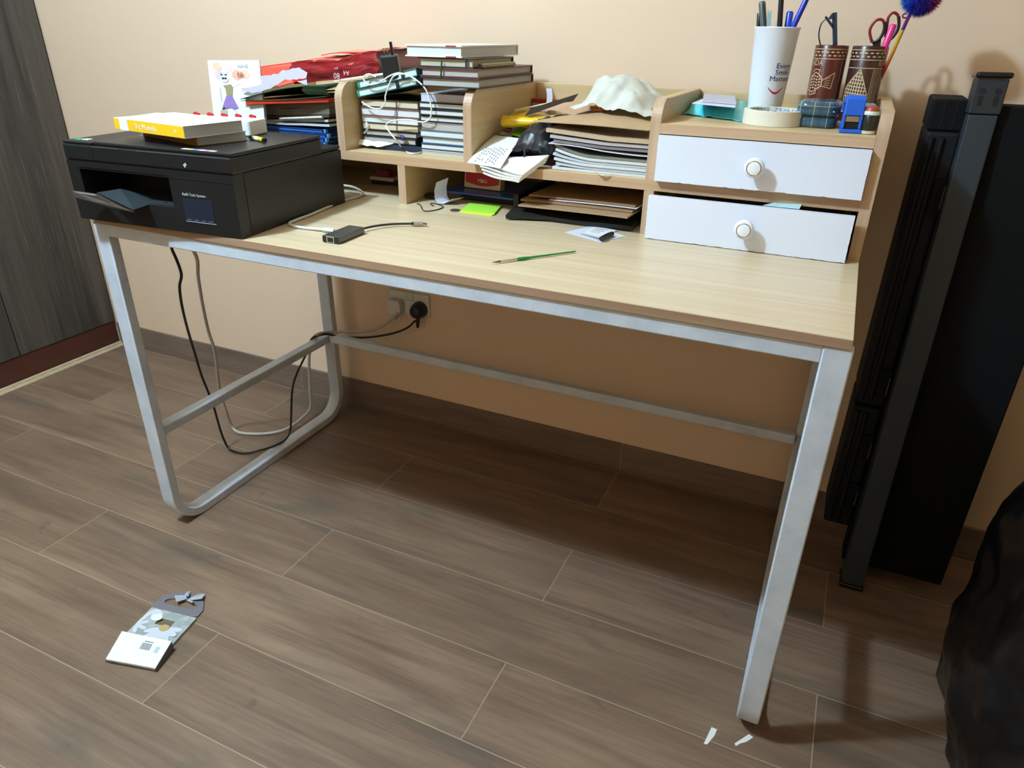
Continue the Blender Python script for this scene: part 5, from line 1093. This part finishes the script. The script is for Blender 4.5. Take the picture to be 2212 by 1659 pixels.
def rr(w_, d_, r): return arcpts((w_/2-r, d_/2-r), r, 0, PI/2, 6)+arcpts((-w_/2+r, d_/2-r), r, PI/2, PI, 6)+arcpts((-w_/2+r, -d_/2+r), r, PI, 1.5*PI, 6)+arcpts((w_/2-r, -d_/2+r), r, 1.5*PI, 2*PI, 6)
b = MB(); b.M = T(1.249, 0.487, ZD) @ RZ(-0.05); b.prism(rr(0.062, 0.080, 0.016), 'z', 0, 0.017); b.build('base', M_pl, tn, bevel=0.005, seg=3)
b = MB(); b.M = T(1.249, 0.487, ZD+0.0172) @ RZ(-0.05); b.prism(rr(0.066, 0.084, 0.018), 'z', 0, 0.024); b.build('lid', M_pl, tn, bevel=0.008, seg=4, smooth=True)
# teal tissue pack with papers on top
A = at(1472, 238, z=ZD+0.008); tk = thing('tissue_pack', (1.06, 0.58, ZD), 'turquoise soft plastic wipes pack on top of the drawer unit', 'pack')
P4 = [at(1474, 240, z=ZD+0.006), at(1604, 256, z=ZD+0.006), at(1640, 228, z=ZD+0.006), at(1500, 203, z=ZD+0.006)]
def packf(u, v):
    p = (P4[0]*(1-u)+P4[1]*u)*(1-v)+(P4[3]*(1-u)+P4[2]*u)*v
    p = Vector((max(p.x, 1.009+0.003*v), min(p.y, 0.672+0.004*u), p.z)); ed = (min(u, 1-u)*6, min(v, 1-v)*5); k = min(1, ed[0])*min(1, ed[1])
    return Vector((p.x, p.y, ZD+0.003+0.016*math.sin(k*PI/2)+0.0025*noise.fractal(Vector((u*7, v*6, 2)), 1, 2, 3)))
b = MB(); b.grid(30, 20, packf, 0.0015); b.v = [Vector((v.x, v.y, max(v.z, ZD+0.0004))) for v in b.v]; b.build('film', mat('turquoise_film', (70, 212, 222), 0.28, var=0.15, scale=14, bump=0.15), tk, smooth=True)
b = MB(); b.grid(24, 16, lambda u, v: packf(0.08+0.84*u, 0.08+0.84*v)-Vector((0, 0, 0.004)), 0.008); b.v = [Vector((v.x, v.y, max(v.z, ZD+0.0006))) for v in b.v]; b.build('wipes_block', mat('white_wipes', (214, 222, 224), 0.8), tk, smooth=True)
b = MB(); z2 = ZD+0.0245; b.slab([at(1495, 224, z=z2), at(1588, 233, z=z2), at(1592, 218, z=z2), at(1520, 214, z=z2)], 0.0012, up=(0, 0, 1)); tag(b.build('paper_sheet', mat('lilac_paper', (208, 208, 226), 0.6)), 'wide white paper lying on the turquoise pack', 'paper')
b = MB(); z2 += 0.002; b.slab([at(1518, 220, z=z2), at(1590, 226, z=z2), at(1588, 208, z=z2), at(1520, 203, z=z2)], 0.0014, up=(0, 0, 1)); tag(b.build('paper_sheet', mat('grey_lilac_paper', (186, 184, 200), 0.6)), 'smaller folded white paper on top of the wide one', 'paper')
# blue box behind the stapler
bb = thing('blue_box', (1.305, 0.52, ZD), 'blue carton with pale print behind the stapler', 'box')
b = MB(); b.M = T(1.2900, 0.475, ZD) @ RZ(0.05); b.box((0, 0, 0), (0.048, 0.075, 0.0350)); b.build('carton', mat('royal_blue_carton', (26, 44, 146), 0.35), bb, bevel=0.002)
b = MB(); b.M = T(1.2900, 0.475, ZD) @ RZ(0.05); b.box((0.003, 0.004, 0.0352), (0.046, 0.071, 0.0356)); b.build('top_label', mat('silver_blue_label', (150, 164, 196), 0.3, var=0.3, scale=60), bb)
# stapler standing towards the camera
stp = thing('stapler', (1.304, 0.42, ZD), 'bright blue plastic stapler standing at the front right of the drawer unit top', 'stapler')
M_sbl = mat('bright_blue_plastic', (34, 96, 206), 0.3)
SM = T(1.3045, 0.402, ZD) @ RZ(0.12)
b = MB(); b.M = SM; b.box((-0.0165, 0, 0), (0.0165, 0.014, 0.006)); b.box((-0.0145, 0.002, 0.006), (-0.0105, 0.020, 0.030)); b.box((0.0105, 0.002, 0.006), (0.0145, 0.020, 0.030)); b.box((-0.0145, 0.012, 0.0062), (0.0145, 0.052, 0.010)); b.build('base', M_sbl, stp, bevel=0.0015)
b = MB(); b.M = SM; b.prism([(0.001, 0.026), (0.005, 0.050), (0.012, 0.056), (0.050, 0.050), (0.056, 0.030), (0.048, 0.028), (0.044, 0.040), (0.014, 0.044), (0.010, 0.030)], 'x', -0.0142, 0.0142); b.build('handle', M_sbl, stp, bevel=0.0018)
b = MB(); b.M = SM; b.box((-0.010, 0.004, 0.017), (0.010, 0.050, 0.026)); b.build('staple_channel', mat('chrome', (200, 202, 206), 0.15, 1.0), stp, bevel=0.001)
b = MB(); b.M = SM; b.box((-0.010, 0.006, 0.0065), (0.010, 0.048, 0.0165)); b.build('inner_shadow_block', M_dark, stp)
# correction fluid bottle
gx, gy = 1.3290, 0.4135
gb = thing('glue_bottle', (gx, gy, ZD), 'small dark bottle with a cream collar and rounded red-brown cap', 'bottle')
b = MB(); b.lathe([(0.0105, 0), (0.0118, 0.0008), (0.0118, 0.0045), (0.0110, 0.0052), (0.0005, 0.0052)], (gx, gy, ZD), 40); b.build('foot', mat('cream_plastic', (206, 196, 164), 0.4), gb, smooth=True)
b = MB(); b.lathe([(0.0112, 0.0053), (0.0114, 0.006), (0.0114, 0.027), (0.0110, 0.0276), (0.0005, 0.0276)], (gx, gy, ZD), 40); b.build('label', mat('dark_label', (38, 36, 32), 0.25, var=0.5, scale=160), gb, smooth=True)
b = MB(); b.lathe([(0.0100, 0.0277), (0.0118, 0.0285), (0.0118, 0.0325), (0.0108, 0.0340), (0.0005, 0.0340)], (gx, gy, ZD), 40); b.build('collar', mat('mint_white_plastic', (210, 218, 206), 0.35), gb, smooth=True)
b = MB(); b.lathe([(0.0106, 0.0341), (0.0100, 0.0372), (0.0078, 0.0402), (0.0040, 0.0420), (0.0005, 0.0424)], (gx, gy, ZD), 40); b.build('cap', mat('red_brown_cap', (164, 72, 44), 0.4), gb, smooth=True)
b = MB(); b.text('A', 0.008, None, wrap=wrapcyl(gx, gy, lambda z: 0.0114, lambda y: ZD+0.017+y, 0.1)); b.build('lettering', mat('pale_gold_print', (180, 150, 110), 0.4), gb) if False else None
b = MB(); b.M = T(1.283, 0.455, ZD); b.box((-0.012, 0, 0), (0.006, 0.018, 0.016)); 

# ------------------------------------------------------------------ wall socket, plugs and cords
sk = thing('wall_socket', (0.252, YW-0.004, 0.376), 'white double wall socket below the desktop', 'socket')
M_sk = mat('white_socket_plastic', (214, 212, 206), 0.35, var=0.01)
b = MB(); b.box((0.186, YW-0.0075, 0.344), (0.318, YW-0.0003, 0.410)); b.build('face_plate', M_sk, sk, bevel=0.0025)
for x in (0.238, 0.2565):
    b = MB(); b.box((x, YW-0.0102, 0.389), (x+0.010, YW-0.0077, 0.405)); b.build('switch', M_sk, sk, bevel=0.0008)
b = MB()
for x in (0.232, 0.250):
    for zz_ in (0.386, ): b.box((x-0.001, YW-0.0082, 0.3872), (x+0.020, YW-0.0076, 0.3878))
b.build('switch_surround', mat('grey_gap', (120, 116, 110), 0.6), sk)
pw = thing('mains_cable', (0.213, YW-0.03, 0.365), 'greyish white cable hanging in a wide loop under the desk to the white socket plug', 'cable')
b = MB(); b.M = T(0.2125, YW-0.0078, 0.366) @ RX(PI/2); b.prism(rr(0.045, 0.045, 0.012), 'z', 0, 0.024); b.build('plug_body', mat('white_plug', (206, 200, 194), 0.4), pw, bevel=0.003, seg=3)
b = MB(); b.M = T(0.2125, YW-0.02, 0.3425); b.tube([(0, 0, 0.002), (0, 0, -0.012)], 0.0035, 10, False, rf=lambda t: 1-0.3*t); b.build('cord_grip', mat('white_plug', (206, 200, 194), 0.4), pw, smooth=True)
pb = thing('mains_cable', (0.291, YW-0.03, 0.37), 'black cable looping under the desk to the black rounded plug in the socket', 'cable')
b = MB(); b.M = T(0.2895, YW-0.0078, 0.3665) @ RX(PI/2); b.lathe([(0.024, 0), (0.0245, 0.006), (0.0225, 0.018), (0.018, 0.030), (0.013, 0.034), (0.0005, 0.0345)], n=32); b.build('plug_body', mat('black_plug', (22, 22, 24), 0.4), pb, smooth=True)
b = MB(); b.tube([(0.2895, YW-0.022, 0.348), (0.2905, YW-0.026, 0.333), (0.291, YW-0.030, 0.318)], 0.0068, 10, rf=lambda t: 1-0.45*t); b.build('cord_grip', mat('black_plug', (22, 22, 24), 0.4), pb, smooth=True)
def AP(px, py, **k):
    p = at(px, py, **k)
    return Vector((p.x, p.y, max(p.z, 0.005)))
P = [Vector((0.291, YW-0.031, 0.319)), AP(898, 693, y=.69), AP(880, 708, y=.685), AP(845, 721, y=.68), AP(790, 729, y=.67), AP(735, 727, y=.63), AP(705, 722, y=.60), AP(685, 726, y=.575), AP(672, 734, x=-0.006)]
P += [AP(664, 760, x=-0.012), AP(655, 778, x=-0.014), AP(640, 810, x=-0.016), AP(631, 845, x=-0.016), AP(629, 900, x=-0.016), AP(627, 930, x=-0.010), AP(618, 948, x=0.006), AP(595, 962, x=0.010), AP(565, 972, z=0.012), AP(530, 979, z=0.005), AP(505, 975, z=0.005), AP(492, 966, z=0.008)]
P += [AP(478, 935, y=.315), AP(462, 880, y=.30), AP(449, 845, y=.28), AP(435, 810, y=.26), AP(420, 760, y=.23), AP(405, 710, y=.20), AP(393, 660, y=.17), AP(388, 620, y=.15), AP(392, 595, y=.14), AP(385, 570, y=.13), AP(372, 540, y=.12), AP(362, 520, y=.12), Vector((-0.050, 0.125, 0.69)), Vector((-0.040, 0.15, 0.745))]
b = MB(); b.tube(P, 0.0031, 8); b.build('cord', mat('black_cord', (20, 20, 20), 0.45), pb, smooth=True)
P = [Vector((0.2125, YW-0.02, 0.329)), AP(860, 676, y=.69), AP(845, 690, y=.685), AP(822, 706, y=.68), AP(790, 715, y=.66), AP(730, 717, y=.64), AP(700, 719, y=.60), AP(686, 722, y=.575), AP(676, 732, x=-0.014), AP(668, 770, x=-0.022), AP(669, 830, x=-0.03), AP(670, 880, x=-0.03), AP(650, 905, x=-0.03), AP(615, 928, z=0.012), AP(570, 937, z=0.006), AP(520, 935, z=0.006), AP(502, 922, z=0.010), AP(487, 885, y=.385), AP(476, 850, y=.37), AP(470, 810, y=.35), AP(464, 760, y=.32), AP(450, 715, y=.30), AP(438, 660, y=.27), AP(428, 600, y=.24), AP(420, 545, y=.22), Vector((-0.052, 0.21, 0.70)), Vector((-0.040, 0.215, 0.748))]
b = MB(); b.tube(P, 0.0042, 8); b.build('cord', mat('grey_white_cord', (176, 170, 160), 0.45), pw, smooth=True)

# ------------------------------------------------------------------ floor: gift bag and scraps
F0 = 0.0003
gbg = thing('gift_bag', at(335, 1370, z=0), 'flat grey floral paper gift bag with a silver bow lying on the floor', 'gift bag')
A_, B_, C_, D_ = at(272, 1367, z=0.006), at(372, 1392, z=0.006), at(424, 1333, z=0.006), at(322, 1310, z=0.006)
ex = (B_-A_).normalized(); e_y = (D_-A_); e_y = (e_y-ex*e_y.dot(ex)).normalized(); gw = (B_-A_).length; ghh = (D_-A_).length
GM = Matrix((ex, e_y, ex.cross(e_y))).transposed().to_4x4(); GM.translation = A_-Vector((0, 0, 0.006-F0))
def gfloral():
    t = NT('grey_floral_print'); n = t.noise(t.coords((1, 1, 1)), 45, 3); t.l(t.ramp(n, [(0.45, lin((150, 158, 158))), (0.6, lin((176, 180, 176)))]), t.b.inputs['Base Color']); t.b.inputs['Roughness'].default_value = 0.5; return t.m
fold = -ghh*0.98
hx0, hx1, hy0, hy1 = gw*0.34, gw*0.68, ghh*0.50, ghh*0.72
b = MB(); b.M = GM
for bb in (((0, fold*0.55, 0), (gw, hy0, 0.005)), ((0, hy0, 0), (hx0, hy1, 0.005)), ((hx1, hy0, 0), (gw, hy1, 0.005)), ((0, hy1, 0), (gw, ghh, 0.005))): b.box(*bb)
b.build('bag_panel', gfloral(), gbg)
b = MB(); b.M = GM @ T(0, 0, 0.0002); b.box((hx0, hy0, 0), (hx1, hy1, 0.001)); b.build('window_floor', mat('olive_brown_card', (104, 96, 70), 0.6), gbg)
b = MB(); b.M = GM; zt = 0.0056
bt = MB(); bt.M = GM
def petal(cx_, cy_, a, L, w_, zz_):
    n = 9; pts = []
    for i in range(n): q = i/(n-1); pts.append((q*L, w_*math.sin(q*PI*0.86)**0.8*0.5 if 0 < q < 1 else (0 if q == 0 else w_*0.2)))
    pts = pts+[(x, -y) for x, y in pts[::-1][:-1]]
    return [(cx_+x*math.cos(a)-y*math.sin(a), cy_+x*math.sin(a)+y*math.cos(a), zz_) for x, y in pts]
def clipbag(P): return [(min(max(x, 0.0005), gw-0.0005), min(max(y, fold*0.5), ghh-0.0005), z) for x, y, z in P]
rn = random.Random(8)
for (cx_, cy_, R_, n, a0) in ((gw*0.60, ghh*0.40, gw*0.37, 13, 0.2), (gw*0.12, ghh*0.98, gw*0.26, 9, -1.9), (gw*0.02, ghh*0.35, gw*0.24, 8, -1.0)):
    for k in range(n):
        a = a0+2*PI*k/n; P_ = clipbag(petal(cx_, cy_, a, R_*rn.uniform(0.88, 1.08), R_*0.33, 0.0053+0.00012*k))
        mx, my = cx_+R_*0.7*math.cos(a), cy_+R_*0.7*math.sin(a)
        if hx0 < mx < hx1 and hy0 < my < hy1: continue
        if mx < 0 or my > ghh or mx > gw: continue
        if any(hx0 < p[0] < hx1 and hy0 < p[1] < hy1 for p in P_): continue
        b.add(P_, [tuple(range(len(P_)))])
b.build('printed_petals', mat('white_petal_print', (206, 210, 220), 0.5, var=0.08, scale=150), gbg)
b = MB(); b.M = GM; b.prism([(gw*0.60+0.0105*math.cos(k*PI/8), ghh*0.42+0.0085*math.sin(k*PI/8)) for k in range(16)], 'z', 0.0052, 0.0072); b.build('flower_centre', mat('ochre_print', (184, 158, 104), 0.6), gbg)
b = MB(); b.M = GM; b.prism([(gw*0.28+0.012*math.cos(k*PI/8), ghh*0.70+0.009*math.sin(k*PI/8)) for k in range(16)], 'z', 0.0052, 0.0068); b.build('round_sticker', M_paper, gbg)
# grey handle with scalloped edge and hand hole
hA, hB = at(325, 1310, z=0.003), at(428, 1335, z=0.003); out = [(322, 1312), (338, 1300), (345, 1292), (356, 1286), (378, 1281), (400, 1280), (425, 1286), (438, 1296), (441, 1308), (438, 1318), (432, 1326), (424, 1334)]
inn_ = [(355, 1300), (358, 1296), (368, 1293), (385, 1293), (400, 1298), (420, 1304), (427, 1310), (420, 1315), (408, 1315), (392, 1312), (372, 1308), (358, 1305)]
oP = [at(x, y, z=0.003) for x, y in out]; iP = [at(x, y, z=0.003) for x, y in inn_]
bm_ = MB()
# quad strip between resampled outline and hole
def resamp(P, n, closed):
    Q = P+[P[0]] if closed else P; L = [0]
    for a, c in zip(Q, Q[1:]): L.append(L[-1]+(c-a).length)
    R_ = []
    for i in range(n):
        s = L[-1]*i/n if closed else L[-1]*i/(n-1); k = max(j for j in range(len(L)-1) if L[j] <= s+1e-12); q = (s-L[k])/max(1e-9, L[k+1]-L[k]); R_.append(Q[k].lerp(Q[k+1], q))
    return R_
cen = sum(iP, Vector())/len(iP); nA = 72
outc = oP+[oP[-1].lerp(oP[0], 0.5)]
def radial(P, a):
    d = Vector((math.cos(a), math.sin(a))); best = None
    for p, q in zip(P, P[1:]+P[:1]):
        x1, y1, x2, y2 = p.x-cen.x, p.y-cen.y, q.x-cen.x, q.y-cen.y; den = d.x*(y2-y1)-d.y*(x2-x1)
        if abs(den) < 1e-12: continue
        t = (x1*(y2-y1)-y1*(x2-x1))/den; s = (x1*d.y-y1*d.x)/den
        if t > 0 and -1e-6 <= s <= 1+1e-6 and (best is None or t > best): best = t
    return best or 0.01
for lvl in (0,):
    vs = []
    for i in range(nA):
        a = 2*PI*i/nA; ro, ri = radial(oP, a), radial(iP, a); ro *= 1+0.02*math.sin(i*1.3)*(1 if i < 60 else 0); ri = min(ri, ro*0.85)
        for r_, z_ in ((ri, 0.0006), (ro, 0.0006), (ro, 0.0036), (ri, 0.0036)): vs.append((cen.x+r_*math.cos(a), cen.y+r_*math.sin(a), z_))
    fs = []
    for i in range(nA):
        j = (i+1) % nA
        for k in range(4): fs.append((4*i+k, 4*j+k, 4*j+(k+1) % 4, 4*i+(k+1) % 4))
    bm_.add(vs, fs)
bm_.build('handle', mat('slate_grey_card', (112, 108, 116), 0.6, var=0.06), gbg)
# folded-up white bottom flap with a barcode
f0, f1, f2, f3 = at(229, 1424, z=0.010), at(336, 1444, z=0.010), at(371, 1386, z=0.022), at(264, 1364, z=0.022)
b = MB(); b.slab([f0, f1, f2, f3], 0.0012, up=(0, 0, 1)); b.build('base_flap', mat('white_board', (236, 240, 240), 0.5, var=0.01), gbg)
b = MB(); g0, g1 = at(228, 1427, z=0.0006), at(335, 1448, z=0.0006); b.slab([f0, f1, g1, g0], 0.0010, up=(0, -1, 0)); b.build('flap_edge', gfloral(), gbg)
b = MB(); b.slab([f1, f2, Vector((f2.x, f2.y, 0.001)), Vector((f1.x, f1.y, 0.001))], 0.0008); b.build('gusset', mat('dark_floral', (96, 98, 104), 0.6, var=0.5, scale=200), gbg)
F = lambda u, v: (f0*(1-u)+f1*u)*(1-v)+(f3*(1-u)+f2*u)*v+Vector((0, 0, 0.0018))
b = MB(); xw_ = 0.0; rn = random.Random(4)
u = 0.50
while u < 0.70:
    w1 = rn.choice((0.006, 0.010, 0.014)); b.add([F(u, 0.52), F(u+w1, 0.52), F(u+w1, 0.76), F(u, 0.76)], [(0, 1, 2, 3)]); u += w1+rn.choice((0.006, 0.010))
b.add([F(0.53, 0.80), F(0.70, 0.80), F(0.70, 0.83), F(0.53, 0.83)], [(0, 1, 2, 3)]); b.build('barcode', mat('barcode_ink', (110, 112, 124), 0.7), gbg)
b = MB(); b.add([F(0.78, 0.50), F(0.86, 0.48), F(0.87, 0.70), F(0.80, 0.72)], [(0, 1, 2, 3)]); b.build('recycling_mark', mat('pale_green_ink', (170, 200, 196), 0.7), gbg)
M_rib = mat('silver_ribbon', (188, 194, 206), 0.3, 0.2, var=0.15, scale=50)
for nm, pts in (('bow_loop', [(377, 1287), (402, 1286), (404, 1294), (381, 1301)]), ('ribbon_tail', [(409, 1293), (431, 1283), (443, 1283), (436, 1294), (412, 1297)]), ('ribbon_tail', [(402, 1296), (409, 1294), (419, 1300), (414, 1303)]), ('ribbon_tail', [(398, 1285), (405, 1278), (412, 1277), (407, 1289)])):
    b = MB(); b.slab([at(x, y, z=0.0065+0.004*(i % 2)) for i, (x, y) in enumerate(pts)], 0.0008, up=(0, 0, 1)); b.build(nm, M_rib, gbg, bevel=0.0003)
for pts, lb in (([(1537, 1571), (1549, 1576), (1543, 1590), (1536, 1598), (1528, 1608), (1520, 1607)], 'left one of two small white paper scraps on the floor by the right leg'), ([(1618, 1586), (1627, 1593), (1612, 1603), (1600, 1606), (1589, 1612), (1587, 1606)], 'right one of two small white paper scraps on the floor by the right leg')):
    b = MB(); b.slab([at(x, y, z=F0) for x, y in pts], 0.0005, up=(0, 0, 1)); tag(b.build('paper_scrap', M_paper), lb, 'paper', 'paper scraps on the floor')
rn = random.Random(21)

# ------------------------------------------------------------------ dark equipment at the right
M_k1 = mat('matt_black_case', (7, 9, 12), 0.8, var=0.15, scale=60, spec=0.2); M_k2 = mat('blue_black_tube', (36, 46, 54), 0.6, var=0.08, scale=80); M_k3 = mat('navy_black_ribbed', (8, 12, 20), 0.65, spec=0.3)
eq = thing('folded_equipment', (1.53, 0.6, 0), 'tall black folded equipment case with a capped rectangular post, leaning in the corner', 'equipment')
b = MB(); b.box((1.478, 0.545, 0.03), (1.676, 0.600, 0.985)); b.build('panel', M_k1, eq, bevel=0.004)
for z0, z1, nm in ((0.105, 0.401, 'lower_side_case'), (0.408, 0.938, 'upper_side_case')):
    b = MB(); b.box((1.4235, 0.566, z0), (1.4775, 0.700, z1)); o_ = b.build(nm, M_k3, eq, bevel=0.006, seg=3)
    for i in range(2):
        b = MB(); b.tube([(1.434+0.016*i, 0.5655, z0+0.01), (1.434+0.016*i, 0.5655, z1-0.01)], 0.0052, 10, False); b.build('rib', M_k3, eq, smooth=True)
b = MB(); b.box((1.422, 0.572, 0.9385), (1.4775, 0.69, 0.990)); b.build('top_case', M_k1, eq, bevel=0.004)
for x in (1.441, 1.459):
    b = MB(); b.box((x, 0.5712, 0.942), (x+0.0012, 0.5722, 0.988)); b.build('seam', M_dark, eq)
PL = lambda z: 0.0
TP = at(2148, 165, y=0.535); BP = at(1838, 1270, y=0.488); pm = T(BP.x, 0.488, 0.0) @ RX(-math.atan2(0.047, 1.03))
b = MB(); b.M = pm @ RY(math.atan2(TP.x-BP.x, 1.03)); b.box((-0.021, 0.0, 0.012), (0.021, 0.050, 0.972)); b.build('post', M_k2, eq, bevel=0.002)
b = MB(); b.M = pm @ RY(math.atan2(TP.x-BP.x, 1.03)); b.box((-0.0225, -0.0015, 0.973), (0.0225, 0.052, 1.026)); b.build('post_sleeve', mat('charcoal_sleeve', (30, 36, 42), 0.6), eq, bevel=0.002)
b = MB(); b.M = pm @ RY(math.atan2(TP.x-BP.x, 1.03)); b.box((-0.026, -0.006, 1.0265), (0.026, 0.056, 1.036)); b.build('post_cap', M_blk2, eq, bevel=0.004, seg=3)
b = MB(); b.M = pm @ RY(math.atan2(TP.x-BP.x, 1.03)); b.box((-0.024, -0.002, 0.0005), (0.024, 0.054, 0.0115)); b.build('post_foot', M_blk2, eq, bevel=0.003)
for x in (-0.011, 0.011):
    b = MB(); b.M = pm @ RY(math.atan2(TP.x-BP.x, 1.03)) @ T(x, -0.0016, 1.008) @ RX(PI/2); b.lathe([(0.0048, 0), (0.0048, 0.0006), (0.0005, 0.0006)], n=20); b.build('bolt_hole', M_dark, eq)
    b = MB(); b.M = pm @ RY(math.atan2(TP.x-BP.x, 1.03)); b.box((x-0.003, -0.0022, 0.986), (x+0.003, -0.0016, 1.000)); b.build('slot', mat('grey_black_slot', (14, 17, 20), 0.4), eq)
for z in (0.80, 0.43, 0.28, 0.16):
    b = MB(); b.box((1.456, 0.556, z), (1.4765, 0.5655, z+0.062)); o_ = b.build('latch', mat('dull_black_latch', (9, 10, 12), 0.7, spec=0.2), eq, bevel=0.002)
    b = MB(); b.tube([(1.474, 0.553, z+0.012), (1.474, 0.553, z+0.05)], 0.0022, 8, False); b.build('latch_pin', mat('dark_steel', (70, 76, 80), 0.3, 0.8), eq)
# black leather jacket / bag slumped at the lower right
def jf(q):
    x, y, z = q
    lob = 0.10*math.exp(-((x+0.62)**2)/0.08)*(z > 0)-0.16*math.exp(-((x+0.28)**2)/0.03)*(z > 0.2)
    return Vector((x, y, z+lob))
b = MB(); b.blob((1.935, 0.14, 0.240), (0.300, 0.30, 0.340), 6, power=2.9, amp=0.06, freq=2.2, seed=3, zmin=0.001, fn=jf)
jk = tag(b.build('leather_bag', mat('black_soft_leather', (5, 6, 8), 0.30, var=0.3, scale=8, bump=0.5, spec=0.4), smooth='all'), 'large slumped black soft leather bag on the floor at the lower right', 'bag')
